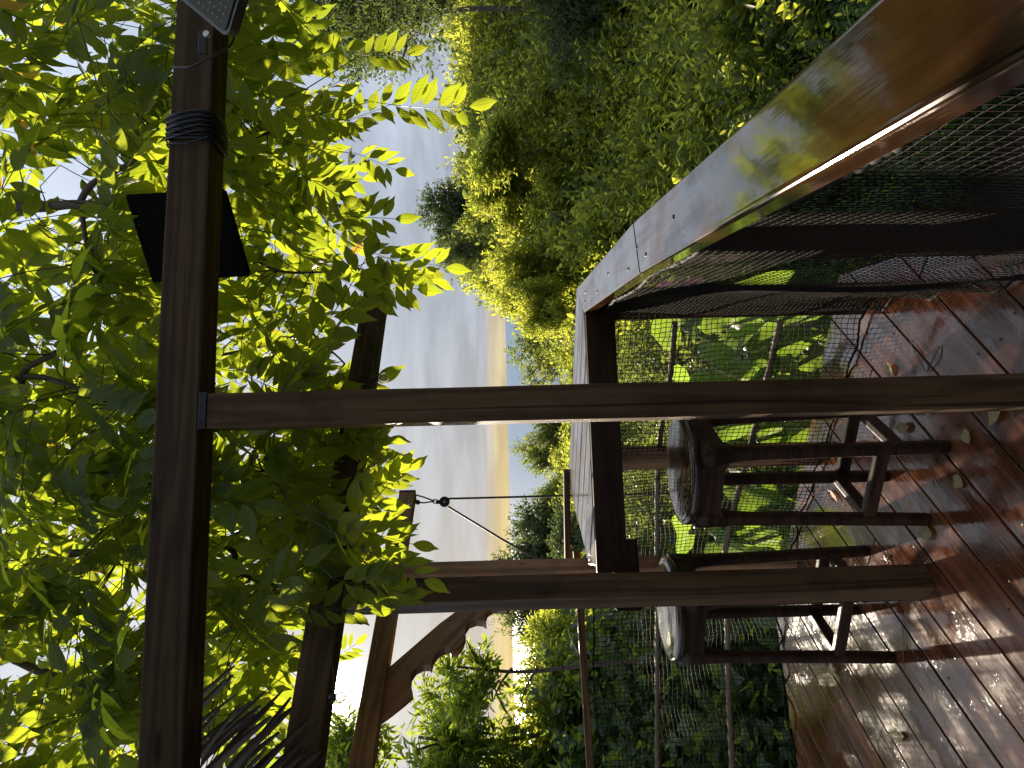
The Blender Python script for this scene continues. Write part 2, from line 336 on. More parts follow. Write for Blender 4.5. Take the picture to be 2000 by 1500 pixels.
def catmull(pts, sub=6):
    pts = [Vector(p) for p in pts]; out = []
    for i in range(len(pts)-1):
        p0 = pts[max(i-1, 0)]; p1 = pts[i]; p2 = pts[i+1]; p3 = pts[min(i+2, len(pts)-1)]
        for k in range(sub):
            s = k/sub; out.append(0.5*((2*p1)+(p2-p0)*s+(2*p0-5*p1+4*p2-p3)*s*s+(3*p1-p0-3*p2+p3)*s**3))
    out.append(pts[-1]); return out
def prism_mesh(name, poly, z0, z1, bev=0.0, seg=2):
    bm = bmesh.new(); vs = [bm.verts.new((p[0], p[1], z0)) for p in poly]; f = bm.faces.new(vs)
    ret = bmesh.ops.extrude_face_region(bm, geom=[f]); nv = [v for v in ret['geom'] if isinstance(v, bmesh.types.BMVert)]
    for v in nv: v.co.z = z1
    bmesh.ops.recalc_face_normals(bm, faces=bm.faces)
    if bev:
        es = [e for e in bm.edges if all(abs(v.co.z-z1) < 1e-6 for v in e.verts)]
        bmesh.ops.bevel(bm, geom=es, offset=bev, segments=seg, affect='EDGES', profile=0.5)
    return bm_mesh(bm, name)
def copy_obj(o, parent=None):
    c = o.copy(); COL.objects.link(c); c.parent = parent; return c

# ------------------------------------------------------------------ ground and sea
def interp(x, xs, ys): return float(np.interp(x, xs, ys))
RT = ([0, 3, 6, 8, 10, 12, 14, 17, 20, 23, 27, 34, 60, 150, 400], [-2.9, -2.9, -2.7, -2.4, -2.0, -1.45, -0.85, 0.15, 1.05, 1.75, 2.25, 1.0, -8, -38, -62])
RC = ([0, 3, 4.5, 6, 9, 13, 20, 40, 80, 150, 400], [-2.2, -1.8, -1.3, -0.8, -0.5, -0.95, -1.9, -4.2, -12, -40, -62])
RL = ([0, 3, 4.6, 5.4, 6.5, 8, 9.5, 12, 20, 40, 150, 400], [-2.4, -2.2, -1.6, -1.0, -0.3, 0.5, 0.82, 0.3, -1.5, -8, -45, -62])
def sm(a, b, x):
    t_ = min(1, max(0, (x-a)/(b-a))); return t_*t_*(3-2*t_)
def ground(X, Y, rough=True):
    r = math.hypot(X, Y); az = math.degrees(math.atan2(X, Y))
    wR = sm(2.5, 9, az)*(1-sm(75, 110, az)); wL = sm(-16, -24, az)*(1-sm(-70, -110, az)) if az < 0 else 0
    z = interp(r, *RC)*(1-wR-wL)+interp(r, *RT)*wR+interp(r, *RL)*wL
    if az > 60 or az < -60: z = z*(1-sm(60, 110, abs(az)))+(-2.6-0.02*r)*sm(60, 110, abs(az)) if r < 60 else z
    if rough: z += noise.noise(Vector((X*0.7, Y*0.7, 3)))*0.28*min(1, r/6)+noise.noise(Vector((X*1.9, Y*1.9, 9)))*0.12
    return z
rr_ = [0.5, 1.5, 2.5, 3.2, 4, 4.6, 5.2, 5.8, 6.5, 7.2, 8, 9, 10, 11, 12, 13, 14, 15, 16, 17, 18, 19, 20, 21.5, 23, 25, 27, 30, 36, 44, 56, 75, 100, 150, 250, 400]
NA = 144; V = [(0, 0, ground(0, 0.01)-0.35)]; F = []
for i, r in enumerate(rr_):
    for k in range(NA):
        a = 2*math.pi*k/NA; X, Y = math.sin(a)*r, math.cos(a)*r; V.append((X, Y, ground(X, Y)-0.35 if r < 390 else -70))
for k in range(NA): F.append((0, 1+(k+1) % NA, 1+k))
for i in range(1, len(rr_)):
    for k in range(NA):
        a = 1+(i-1)*NA; b = 1+i*NA; F.append((a+k, a+(k+1) % NA, b+(k+1) % NA, b+k))
me = bpy.data.meshes.new('ground'); me.from_pydata(V, [], F); me.polygons.foreach_set('use_smooth', [True]*len(F))
link('ground', me, M['soil'], kind='structure')
me = bpy.data.meshes.new('sea'); S = 45000
me.from_pydata([(-S, -S, -60), (S, -S, -60), (S, S, -60), (-S, S, -60)], [], [(0, 1, 2, 3)]); link('sea', me, M['sea'], kind='structure')

# ------------------------------------------------------------------ deck
deck_poly = [(0.40, -0.9), (0.42, 2.98), (-1.25, 3.80), (-1.62, 3.66), (-2.0, 3.52), (-3.0, 3.05), (-3.0, -0.9)]
me = prism_mesh('wooden_deck', [(0.36, -0.85), (0.38, 2.90), (-1.25, 3.70), (-2.95, 3.0), (-2.95, -0.85)], -0.20, -0.045)
deck = link('wooden_deck', me, M['apron'], kind='structure')
tag(deck, 'wet red-brown plank deck')
def clip(poly, nx, ny, c):     # keep nx*x+ny*y <= c
    out = []
    for i in range(len(poly)):
        a, b = poly[i], poly[(i+1) % len(poly)]; da = nx*a[0]+ny*a[1]-c; db = nx*b[0]+ny*b[1]-c
        if da <= 0: out.append(a)
        if (da < 0 < db) or (db < 0 < da):
            s = da/(da-db); out.append((a[0]+(b[0]-a[0])*s, a[1]+(b[1]-a[1])*s))
    return out
TD = (-0.775, 0.632)      # the transversal the boards are counted along
T0 = (0.60, 0.50)
def board_line(s):
    # angle of the joints opens from right to left (wedge-cut boards)
    ang = R(np.interp(s, [0.0, 1.3, 1.75, 2.2, 2.6, 4.0], [49, 49.5, 58, 64, 66.5, 68]))
    p = (T0[0]+TD[0]*s, T0[1]+TD[1]*s); return p, ang
gap = 0.0035
joints = [-1.6+0.150*i for i in range(40)]
screw_pts = []
for i in range(len(joints)-1):
    (pa, aa), (pb, ab) = board_line(joints[i]), board_line(joints[i+1])
    na = (-math.sin(aa), math.cos(aa)); nb_ = (-math.sin(ab), math.cos(ab))
    poly = clip(list(deck_poly), -na[0], -na[1], -(na[0]*pa[0]+na[1]*pa[1]+gap)); 
    if len(poly) < 3: continue
    poly = clip(poly, nb_[0], nb_[1], nb_[0]*pb[0]+nb_[1]*pb[1]-gap)
    if len(poly) < 3: continue
    pieces = [poly]; dr = (math.cos(aa), math.sin(aa))
    if i % 3 == 1:
        c = 1.1+0.45*((i*7) % 5)/5+0.9*(pa[0]*dr[0]+pa[1]*dr[1])
        pieces = [clip(poly, dr[0], dr[1], c-0.002), clip(poly, -dr[0], -dr[1], -c-0.002)]
    for pc in pieces:
        if len(pc) < 3: continue
        cxp = sum(p[0] for p in pc)/len(pc); cyp = sum(p[1] for p in pc)/len(pc)
        ca, sa = math.cos(-aa), math.sin(-aa)
        loc = [((p[0]-cxp)*ca-(p[1]-cyp)*sa, (p[0]-cxp)*sa+(p[1]-cyp)*ca) for p in pc]
        xs_ = [q[0] for q in loc]; ys_ = [q[1] for q in loc]
        if max(xs_)-min(xs_) < 0.05: continue
        me = prism_mesh('plank', loc, -0.028, random.uniform(-0.0012, 0.0012), 0.0025)
        pl = link('plank', me, M['deck'], deck); pl.location = (cxp, cyp, 0); pl.rotation_euler = (random.uniform(-0.002, 0.002), 0, aa)
    # screws where joists run
    n_mid = ((pa[0]+pb[0])/2, (pa[1]+pb[1])/2)
    for q in range(-8, 12):
        for w_ in (-0.045, 0.045):
            X = n_mid[0]+dr[0]*q*0.42-dr[1]*w_+dr[0]*0.07*math.sin(i); Y = n_mid[1]+dr[1]*q*0.42+dr[0]*w_+dr[1]*0.07*math.sin(i)
            if -2.2 < X < 0.34 and 1.4 < Y < 3.6 and (Y-3.0)*1.67+(X-0.38)*0.82 < -0.12: screw_pts.append((X, Y))
V = []; F = []
for (X, Y) in screw_pts:
    b = len(V); V.append((X, Y, 0.0022))
    for k in range(8): V.append((X+0.0045*math.cos(k*math.pi/4), Y+0.0045*math.sin(k*math.pi/4), 0.0018))
    for k in range(8): F.append((b, b+1+k, b+1+(k+1) % 8))
me = bpy.data.meshes.new('screw_heads'); me.from_pydata(V, [], F); link('screw_heads', me, M['black'], deck, kind='stuff')

# ------------------------------------------------------------------ pergola
FA = R(42); FD = Vector((math.cos(FA), math.sin(FA), 0)); FN = Vector((-math.sin(FA), math.cos(FA), 0))
perg = thing('pergola', 'dark timber pergola frame of square posts and beams with scalloped brace', 'pergola', (-0.05, 1.85, 0))
B1D = Vector((math.cos(R(8.9)), math.sin(R(8.9)), 0)); B1N = Vector((-B1D.y, B1D.x, 0))
b1c = Vector((-0.049, 1.85, 0))
def post(name, base, z1, side, ang, mat, parent, z0=0.0, **kw):
    d = Vector((math.cos(ang), math.sin(ang), 0))
    p0 = Vector((base[0], base[1], z0)); p1 = Vector((base[0], base[1], z1))
    return bar(name, p0, p1, side, side, mat, parent, up=d, bev=0.005, wob=0.002, **kw)
bar('beam', b1c+B1D*-1.6+B1N*0.05+Vector((0, 0, 2.247)), b1c+B1D*1.9+B1N*0.05+Vector((0, 0, 2.247)), 0.10, 0.113, M['beam'], perg, bev=0.006, wob=0.002, label='front overhead beam wrapped with black cable')
post('post', (b1c.x+B1N.x*0.045, b1c.y+B1N.y*0.045), 2.172, 0.090, R(8.9), M['post'], perg, label='slender near post standing before the bar counter')
bar('beam_shoe', (b1c.x+B1N.x*0.045, b1c.y+B1N.y*0.045, 2.172), (b1c.x+B1N.x*0.045, b1c.y+B1N.y*0.045, 2.190), 0.095, 0.095, M['black'], perg, up=B1D, bev=0.001)
PB = Vector((-0.682, 2.385, 0)) + FN*0.030
post('post', PB, 1.955, 0.088, FA, M['post'], perg, label='post touching the pointed end of the bar counter')
cC = Vector((-0.20, 2.74, 0))
bar('beam', (PB-FD*0.75)+Vector((0, 0, 2.008)), (PB+FD*1.62)+Vector((0, 0, 2.008)), 0.095, 0.105, M['beam'], perg, bev=0.006, wob=0.002, label='second beam with hanging bulbs')
dD = (Vector((-0.637, 4.054, 0))-Vector((-1.416, 2.672, 0))).normalized(); eD = Vector((-0.625, 4.075, 0)); nD = Vector((-dD.y, dD.x, 0))
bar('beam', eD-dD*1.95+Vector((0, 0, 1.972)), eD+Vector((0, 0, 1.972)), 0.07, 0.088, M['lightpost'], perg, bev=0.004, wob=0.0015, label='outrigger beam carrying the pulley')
bar('beam_end_cap', eD+Vector((0, 0, 1.972)), eD+dD*0.014+Vector((0, 0, 1.972)), 0.076, 0.094, M['black'], perg, bev=0.003)
PE = Vector((-0.925, 3.53, 0))
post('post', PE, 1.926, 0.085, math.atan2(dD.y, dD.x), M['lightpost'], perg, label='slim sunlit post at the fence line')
# scalloped brace, drawn in the plane of the outrigger beam
def brace_pt(x, y):
    # intersect the sight line with the vertical plane through post E along dD
    d = _r*(750-y)-_u*(x-1000)+_f*FOC; o = Vector((0, 0, EYE)); n = nD
    t_ = (PE-o).dot(n)/d.dot(n); return o+d*t_
outl = [(901, 1186), (860, 1216), (800, 1268), (756, 1306), (748, 1350), (743, 1402), (765, 1386), (790, 1366), (806, 1352), (802, 1335), (803, 1318), (812, 1305), (826, 1298), (838, 1298), (842, 1302), (846, 1285), (856, 1272), (868, 1265), (878, 1264), (880, 1272), (893, 1268), (904, 1256), (909, 1240), (909, 1226), (916, 1215), (930, 1210), (942, 1211), (950, 1216), (948, 1204), (952, 1193), (962, 1186), (975, 1184), (990, 1188), (997, 1180), (960, 1176)]
BR = frame(brace_pt(790, 1350), brace_pt(940, 1190), up=nD); BRI = BR.inverted()
bm = bmesh.new(); vs = []
for (x, y) in outl:
    p = brace_pt(x, y); vs.append(bm.verts.new(BRI @ p))
f = bm.faces.new(vs); ret = bmesh.ops.extrude_face_region(bm, geom=[f])
for v in [g for g in ret['geom'] if isinstance(g, bmesh.types.BMVert)]: v.co += (BRI.to_3x3() @ nD)*0.045
bmesh.ops.recalc_face_normals(bm, faces=bm.faces); 
bmesh.ops.bevel(bm, geom=[e for e in bm.edges if e.calc_face_angle(0) > 1.2], offset=0.002, segments=1, affect='EDGES')
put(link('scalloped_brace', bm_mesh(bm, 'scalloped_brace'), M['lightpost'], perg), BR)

# ------------------------------------------------------------------ railing with varnished cap (right side)
rail = thing('deck_railing', 'wide wet varnished railing cap with reflections, nearest the viewer', 'railing', (0.26, 1.5, 0))
def slab(name, poly, z0, z1, mat, parent, bev=0.004, ang=0.0, **kw):
    cxp = sum(p[0] for p in poly)/len(poly); cyp = sum(p[1] for p in poly)/len(poly); ca, sa = math.cos(-ang), math.sin(-ang)
    loc = [((p[0]-cxp)*ca-(p[1]-cyp)*sa, (p[0]-cxp)*sa+(p[1]-cyp)*ca) for p in poly]
    me = prism_mesh(name, loc, 0, z1-z0, bev, 5 if name == 'cap_board' else 2); o = link(name, me, mat, parent, **kw)
    return put(o, Matrix.Translation((cxp, cyp, z0)) @ Matrix.Rotation(ang, 4, 'Z'))
capz = 1.10
slab('cap_board', [(0.145, -0.30), (0.181, 0.406), (0.236, 1.572), (0.366, 1.640), (0.318, 0.90), (0.292, 0.45), (0.27, -0.30)][::1], capz-0.034, capz, M['cap'], rail, 0.008, R(88), label='near cap board glossy with rainwater')
slab('cap_board', [(0.2362, 1.576), (0.262, 2.70), (0.388, 2.972), (0.366, 1.644)], capz-0.034, capz-0.001, M['cap'], rail, 0.005, R(89), label='far cap board up to the counter corner')
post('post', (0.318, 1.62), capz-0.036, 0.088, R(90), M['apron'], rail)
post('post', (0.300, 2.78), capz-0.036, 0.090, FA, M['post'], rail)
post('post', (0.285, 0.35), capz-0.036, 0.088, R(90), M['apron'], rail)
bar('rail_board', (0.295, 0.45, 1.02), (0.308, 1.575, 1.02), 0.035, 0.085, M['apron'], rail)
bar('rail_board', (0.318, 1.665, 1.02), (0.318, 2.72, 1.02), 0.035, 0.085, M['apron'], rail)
for (X, Y) in [(0.30, 1.60), (0.27, 1.72), (0.33, 2.62), (0.30, 2.66), (0.31, 2.05), (0.29, 2.30), (0.265, 1.50), (0.285, 1.25)]:
    me = lathe_mesh('screw_head', [(0.0045, 0), (0.0045, 0.0012)], 10); s = link('screw_head', me, M['black'], rail); put(s, Matrix.Translation((X, Y, capz+0.0003)))

# ------------------------------------------------------------------ bar counter
cnt = thing('bar_counter', 'wedge-shaped plank bar counter between railing corner and post', 'counter', (-0.2, 2.9, 0))
FL = Vector((-1.25+0.45, 0, 0))
fa = math.atan2(3.603-2.972, -0.499-0.388); fd = Vector((math.cos(fa), math.sin(fa))); fn = Vector((-fd.y, fd.x))   # along the fence, towards the left
cpoly = [(0.262, 2.705), (0.388, 2.977), (-0.505, 3.610), (-0.705, 2.76), (-0.655, 2.545)]
c0 = Vector((0.388, 2.977)); off0 = c0.dot(fn)
def pclip(poly, lo, hi):
    p = clip(poly, fn.x, fn.y, hi); return clip(p, -fn.x, -fn.y, -lo)
vals = sorted([Vector(p).dot(fn) for p in cpoly]); lo_, hi_ = vals[0], vals[-1]
nb = 7; wboard = (hi_-lo_)/nb
for i in range(nb):
    pc = pclip(cpoly, lo_+wboard*i+(0.0055 if i else -1), lo_+wboard*(i+1)-(0.0055 if i < nb-1 else -1))
    if len(pc) >= 3: slab('plank', pc, capz-0.026+random.uniform(-0.0006, 0.0006), capz+random.uniform(-0.001, 0.001)-0.0025, M['counter'], cnt, 0.006, fa)
def bar2(name, a, b, z, w, h, mat, parent, **kw): return bar(name, (a[0], a[1], z), (b[0], b[1], z), w, h, mat, parent, **kw)
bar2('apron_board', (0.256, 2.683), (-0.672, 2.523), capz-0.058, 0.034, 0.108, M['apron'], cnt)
bar2('apron_board', (0.36, 3.0), (-0.86, 3.50), capz-0.075, 0.034, 0.06, M['apron'], cnt) if False else None
bar2('support_block', (-0.80, 2.50), (-0.565, 2.56), 0.992, 0.06, 0.088, M['apron'], cnt)
bar2('support_block', (-0.60, 3.10), (-0.50, 3.46), 1.04, 0.05, 0.06, M['apron'], cnt)
V = []; F = []
for k in range(6):
    X, Y = -0.53-0.028*k, 3.50-0.155*k
    for q in (0, 0.02):
        b = len(V); V.append((X+q, Y, capz+0.0012))
        for j in range(8): V.append((X+q+0.004*math.cos(j*math.pi/4), Y+0.004*math.sin(j*math.pi/4), capz+0.0008))
        for j in range(8): F.append((b, b+1+j, b+1+(j+1) % 8))
me = bpy.data.meshes.new('screw_heads'); me.from_pydata([tuple(Vector(v)-Vector(cnt.location)) for v in V], [], F); link('screw_heads', me, M['black'], cnt, kind='stuff')

# ------------------------------------------------------------------ rope fence
fence = thing('rope_fence', 'outer fence of timber top rail, posts and two twisted ropes beyond the stools', 'fence', (-0.33, 3.2, 0))
bar2('top_rail', (-0.505, 3.622), (-0.93, 3.72), 1.112, 0.07, 0.034, M['lightpost'], fence, label='thin rail leading from the counter to the slim post') if False else None
a0 = Vector((0.39, 2.985)); 
bar('top_rail', (-0.44, 3.600, 1.106), (-0.905, 3.655, 1.106), 0.06, 0.030, M['post'], fence)
bar('top_rail', (-0.86, 3.66, 1.06), (-2.4, 3.02+0.10, 1.045), 0.045, 0.034, M['post'], fence, label='thin top rail with a sunlit edge beside the dark vines')
post('post', (-0.345, 3.20), 1.07, 0.078, R(45), M['lightpost'], fence)
post('post', (-2.15, 3.36), 1.045, 0.078, R(45), M['post'], fence)
def rope(pts, r, name='rope', parent=None, mat=None, **kw):
    path = catmull(pts, 26); 
    return tube(name, path, r, mat or M['rope'], parent, n=9, twist=0.42, lobes=3, smooth=True, **kw)
r1 = [at(1318, 630, 2.80), at(1309, 735, 2.98), at(1287, 880, 3.22), at(1283, 1050, 3.47), at(1284, 1180, 3.66), at(1283, 1340, 3.68), at(1284, 1500, 3.50), at(1286, 1640, 3.35)]
r2 = [at(1524, 628, 2.80), at(1500, 732, 2.98), at(1466, 870, 3.22), at(1440, 968, 3.40), at(1416, 1086, 3.52), at(1420, 1220, 3.68), at(1423, 1350, 3.68), at(1430, 1500, 3.50), at(1434, 1640, 3.35)]
rope(r1, 0.0115, 'rope', fence); rope(r2, 0.0135, 'rope', fence)

# ------------------------------------------------------------------ nets
def net(name, P, ns, nt, r, label, border=None, seed=0):
    """P(s,t)->Vector for s,t in 0..1; knotted square net of thin cords"""
    root = thing(name, label, 'net', P(0.5, 0.0))
    G = np.zeros((ns+1, nt+1, 3))
    for i in range(ns+1):
        for j in range(nt+1):
            s, t_ = i/ns, j/nt
            js = noise.noise(Vector((s*14+seed, t_*9, 0)))*0.35/ns+noise.noise(Vector((s*60+seed, t_*50, 4)))*0.22/ns
            jt = noise.noise(Vector((s*11+seed, t_*12, 7)))*0.5/nt+noise.noise(Vector((s*60+seed, t_*50, 8)))*0.22/nt
            G[i, j] = P(min(1, max(0, s+js)), min(1, max(0, t_+jt)))
    V = []; F = []
    def cord(A):
        n = len(A); d = np.gradient(A, axis=0); d /= np.linalg.norm(d, axis=1)[:, None]+1e-9
        a = np.cross(d, np.array([0.31, 0.89, 0.33])); a /= np.linalg.norm(a, axis=1)[:, None]+1e-9; b = np.cross(d, a)
        base = len(V)
        for k in range(3):
            th = 2*math.pi*k/3
            V.extend((A+r*(a*math.cos(th)+b*math.sin(th))).tolist())
        for i in range(n-1):
            for k in range(3):
                k2 = (k+1) % 3; F.append((base+k*n+i, base+k2*n+i, base+k2*n+i+1, base+k*n+i+1))
    for i in range(ns+1): cord(G[i])
    for j in range(nt+1): cord(G[:, j])
    off = np.array(root.location); V2 = (np.array(V)-off).tolist()
    me = bpy.data.meshes.new(name+'_cords'); me.from_pydata(V2, [], F); me.polygons.foreach_set('use_smooth', [True]*len(F))
    link('netting', me, M['net'], root, kind='stuff')
    return root, G
def border(root, pts, r, mat='ropeb', sub=6):
    pts = catmull(pts, sub); out = []
    for i, p in enumerate(pts): out.append(p+Vector((noise.noise(Vector((i*0.5, 1, 0)))*0.006, noise.noise(Vector((i*0.5, 9, 0)))*0.006, abs(noise.noise(Vector((i*0.5, 5, 0))))*0.006)))
    tube('edge_cord', out, r, M[mat], root, n=7, twist=0.5, lobes=3)
# front net, corner -> beyond post E, then the left fence
NP = [Vector((0.262, 2.72)), Vector((-0.02, 2.93)), Vector((-0.33, 3.14)), Vector((-0.76, 3.47)), Vector((-1.17, 3.70))]
NP2 = [Vector((-1.17, 3.70)), Vector((-1.53, 3.69)), Vector((-1.92, 3.52)), Vector((-2.5, 3.22))]
def along(P, s):
    L = [0]
    for i in range(1, len(P)): L.append(L[-1]+(P[i]-P[i-1]).length)
    d = s*L[-1]
    for i in range(1, len(P)):
        if d <= L[i]+1e-9: k = (d-L[i-1])/(L[i]-L[i-1]); return P[i-1].lerp(P[i], k)
    return P[-1]
Cat1 = [Vector((v.x, v.y)) for v in catmull([Vector((p.x, p.y, 0)) for p in NP], 6)]; Cat2 = [Vector((v.x, v.y)) for v in catmull([Vector((p.x, p.y, 0)) for p in NP2], 6)]
nrm = Vector((0.56, 0.83))
def Pfront(s, t_):
    p = along(Cat1, s); z0 = 0.010+0.006*math.sin(s*31)+0.005*math.sin(s*57); z1 = 1.035
    w = 0.03*math.sin(t_*math.pi)+0.02*math.sin(s*9+t_*4)*math.sin(t_*math.pi)+0.010*(1-t_)**6*math.sin(s*40)
    return Vector((p.x+nrm.x*w, p.y+nrm.y*w, z0+(z1-z0)*t_+0.012*math.sin(s*5)*(t_)))
def Pleft(s, t_):
    p = along(Cat2, s); z0 = 0.012+0.012*math.sin(s*37); z1 = 0.972+0.012*math.sin(s*6)
    w = 0.04*math.sin(t_*math.pi)*(0.5+0.5*math.sin(s*5))+0.03*(1-t_)**6*math.sin(s*44)
    return Vector((p.x-0.1*w, p.y+w, z0+(z1-z0)*t_))
n1, G1 = net('safety_net', Pfront, 82, 47, 0.0017, 'brown cord net hung below the bar counter behind the stools', seed=1)
border(n1, [G1[i, 0].tolist() for i in range(0, 83, 4)], 0.0048)
border(n1, [G1[0, j].tolist() for j in range(0, 48, 4)], 0.003)
n2, G2 = net('safety_net', Pleft, 66, 45, 0.0017, 'cord net in front of the dark vine thicket', seed=5)
border(n2, [G2[i, 0].tolist() for i in range(0, 67, 4)], 0.0052); border(n2, [G2[i, 45].tolist() for i in range(0, 67, 4)], 0.0042)
# right net under the cap
def Pright(s, t_):
    Y = 2.70-2.9*s; X0 = float(np.interp(Y, [-0.3, 0.4, 1.56, 2.7], [0.165, 0.20, 0.252, 0.268]))
    Xb = float(np.interp(Y, [-0.3, 1.0, 1.9, 2.28, 2.52, 2.7], [0.20, 0.225, 0.240, 0.262, 0.268, 0.25]))
    belly = 0.030*math.sin(t_*math.pi)*(0.6+0.4*math.sin(Y*4.2+1))+0.022*math.sin(Y*7+t_*3)*math.sin(t_*math.pi)
    sag = 0.02*abs(math.sin(Y*5.5))*t_**3
    z0 = 0.010+0.010*math.sin(Y*23); z1 = 1.048-sag
    cx_ = X0*t_+Xb*(1-t_)-belly*0.5+0.02*(1-t_)**5*math.sin(Y*21)
    return Vector((cx_, Y+0.03*math.sin(t_*2.2)*math.sin(s*7), z0+(z1-z0)*t_))
n3, G3 = net('safety_net', Pright, 180, 60, 0.00100, 'draped dark cord net hanging under the varnished railing cap', seed=9)
border(n3, [G3[i, 0].tolist() for i in range(0, 181, 4)], 0.0045); border(n3, [G3[i, 60].tolist() for i in range(0, 181, 3)], 0.005)

# ------------------------------------------------------------------ stools
def make_stool(loc, ang, label):
    st = thing('bar_stool', label, 'stool', loc, 'round-seated wooden bar stools'); st.rotation_euler = (0, 0, ang)
    prof = [(0.165, 0.786), (0.184, 0.788), (0.190, 0.793), (0.190, 0.806), (0.188, 0.812), (0.184, 0.815), (0.182, 0.8135), (0.178, 0.8165), (0.160, 0.818), (0.0, 0.818)]
    prof[-1] = (0.001, 0.818)
    s = link('seat', lathe_mesh('seat', prof, 64, jitter=0.003), M['seat'], st)
    # apron: a ring frame flaring into the legs
    bm = bmesh.new(); a = 0.125; n = 12
    H0, H1 = 0.705, 0.787
    for k in range(4):
        th = k*math.pi/2; c, s_ = math.cos(th), math.sin(th)
        for side in (0,):
            prof_in = []
            for q in range(n+1):
                u_ = -a+2*a*q/n; e = abs(u_)/a; dz = 0.045*(e**6)
                prof_in.append((u_, H0-dz))
            rows = []
            for d in (a-0.016, a+0.020):
                rows.append([bm.verts.new((c*d-s_*u_, s_*d+c*u_, z)) for (u_, z) in prof_in]); rows.append([bm.verts.new((c*d-s_*u_, s_*d+c*u_, H1)) for (u_, z) in prof_in])
            for q in range(n):
                bm.faces.new((rows[0][q], rows[0][q+1], rows[1][q+1], rows[1][q])); bm.faces.new((rows[2][q], rows[3][q], rows[3][q+1], rows[2][q+1]))
                bm.faces.new((rows[0][q], rows[2][q], rows[2][q+1], rows[0][q+1])); bm.faces.new((rows[1][q], rows[1][q+1], rows[3][q+1], rows[3][q]))
            bm.faces.new((rows[0][0], rows[1][0], rows[3][0], rows[2][0])); bm.faces.new((rows[0][n], rows[2][n], rows[3][n], rows[1][n]))
    bmesh.ops.recalc_face_normals(bm, faces=bm.faces)
    link('seat_frame', bm_mesh(bm, 'seat_frame'), M['stool'], st)
    # legs: rounded square section, flared at the top
    zs = [0.0, 0.006, 0.16, 0.40, 0.60, 0.66, 0.70, 0.74, 0.784]; hw = [0.016, 0.0185, 0.0195, 0.0195, 0.020, 0.022, 0.027, 0.034, 0.038]
    sp = [0.138, 0.138, 0.134, 0.129, 0.125, 0.123, 0.120, 0.116, 0.113]
    for (sx, sy) in ((1, 1), (-1, 1), (-1, -1), (1, -1)):
        V = []; F = []; N = 16
        for i, z in enumerate(zs):
            for k in range(N):
                th = 2*math.pi*(k+0.5)/N; ct, s_ = math.cos(th), math.sin(th); q = (abs(ct)**5+abs(s_)**5)**(-0.2)
                V.append((sx*sp[i]+hw[i]*ct*q, sy*sp[i]+hw[i]*s_*q, z))
            if i:
                for k in range(N): F.append(((i-1)*N+k, (i-1)*N+(k+1) % N, i*N+(k+1) % N, i*N+k))
        F.append(tuple(range(N-1, -1, -1))); F.append(tuple((len(zs)-1)*N+k for k in range(N)))
        me = bpy.data.meshes.new('leg'); me.from_pydata(V, [], F); me.polygons.foreach_set('use_smooth', [True]*len(F)); link('leg', me, M['stool'], st)
    for (p0, p1, z, w, h) in (((1, -1), (-1, -1), 0.205, 0.030, 0.042), ((1, 1), (-1, 1), 0.175, 0.030, 0.042), ((1, 1), (1, -1), 0.150, 0.030, 0.042), ((-1, 1), (-1, -1), 0.190, 0.030, 0.042)):
        a_ = 0.133; A = Vector((p0[0]*a_, p0[1]*a_, z)); B = Vector((p1[0]*a_, p1[1]*a_, z)); dv = (B-A).normalized()*0.014
        me = box_mesh('stretcher', (B-A).length-0.028, w, h, 0.006); o = link('stretcher', me, M['stool'], st); o.matrix_basis = frame(A+dv, B-dv)
    return st
make_stool((-0.303, 2.448, 0), R(-24), 'bar stool between the two posts, its whole round wet seat in view')
make_stool((-0.862, 2.705, 0), R(-20), 'bar stool half hidden behind the counter post, with a pale shining seat')

# ------------------------------------------------------------------ pulley and hoist ropes
pc = at(868, 980, 4.07); ring = at(849, 979, 4.07)
pul = thing('pulley_block', 'small black pulley block hanging under the outrigger beam end', 'pulley', pc)
def disc(name, c, axis, r, th, mat, parent, n=24):
    me = lathe_mesh(name, [(r*0.8, -th/2), (r, -th/3), (r, th/3), (r*0.8, th/2)], n); o = link(name, me, mat, parent)
    q = Vector((0, 0, 1)).rotation_difference(axis).to_matrix().to_4x4(); q.translation = c; put(o, q); return o
vd = (pc-Vector((0, 0, EYE))).normalized()
disc('cheek_plate', pc-vd*0.013, vd, 0.030, 0.006, M['black'], pul); disc('cheek_plate', pc+vd*0.013, vd, 0.030, 0.006, M['black'], pul); disc('sheave', pc, vd, 0.022, 0.016, M['metal'], pul); disc('axle_bolt', pc-vd*0.018, vd, 0.007, 0.008, M['steel'], pul)
bar('swivel', pc+Vector((0, 0, 0.022)), pc+Vector((0, 0, 0.048)), 0.026, 0.022, M['black'], pul, up=Vector((1, 0, 0)), bev=0.004)
tube('ring', [ring+Vector((0.012*math.cos(a), 0, 0.012*math.sin(a))) for a in np.linspace(0, 2*math.pi, 14)], 0.0035, M['steel'], pul, n=6)
cap_pt = at(813, 976, 4.07)
tube('lashing', [at(806, 965, 4.09), at(828, 971, 4.07), ring], 0.0045, M['hoist'], pul, n=6); tube('lashing', [at(806, 981, 4.09), at(828, 982, 4.07), ring], 0.0045, M['hoist'], pul, n=6)
disc('eye_bolt', at(816, 981, 4.08), vd, 0.014, 0.012, M['black'], pul)
tube('hoist_rope', [at(864, 974.5, 4.07), at(900, 973.5, 4.07), at(1108, 968, 4.07), at(1600, 957, 4.07)], 0.0062, M['hoist'], n=8, label='dark rope dropping straight down from the pulley past the sea', cat='rope')
tube('hoist_rope', [at(876, 990, 4.06), at(980, 1053, 3.80), at(1086, 1112, 3.54)], 0.0062, M['hoist'], n=8, label='dark rope running diagonally from the pulley to the slim post', cat='rope')
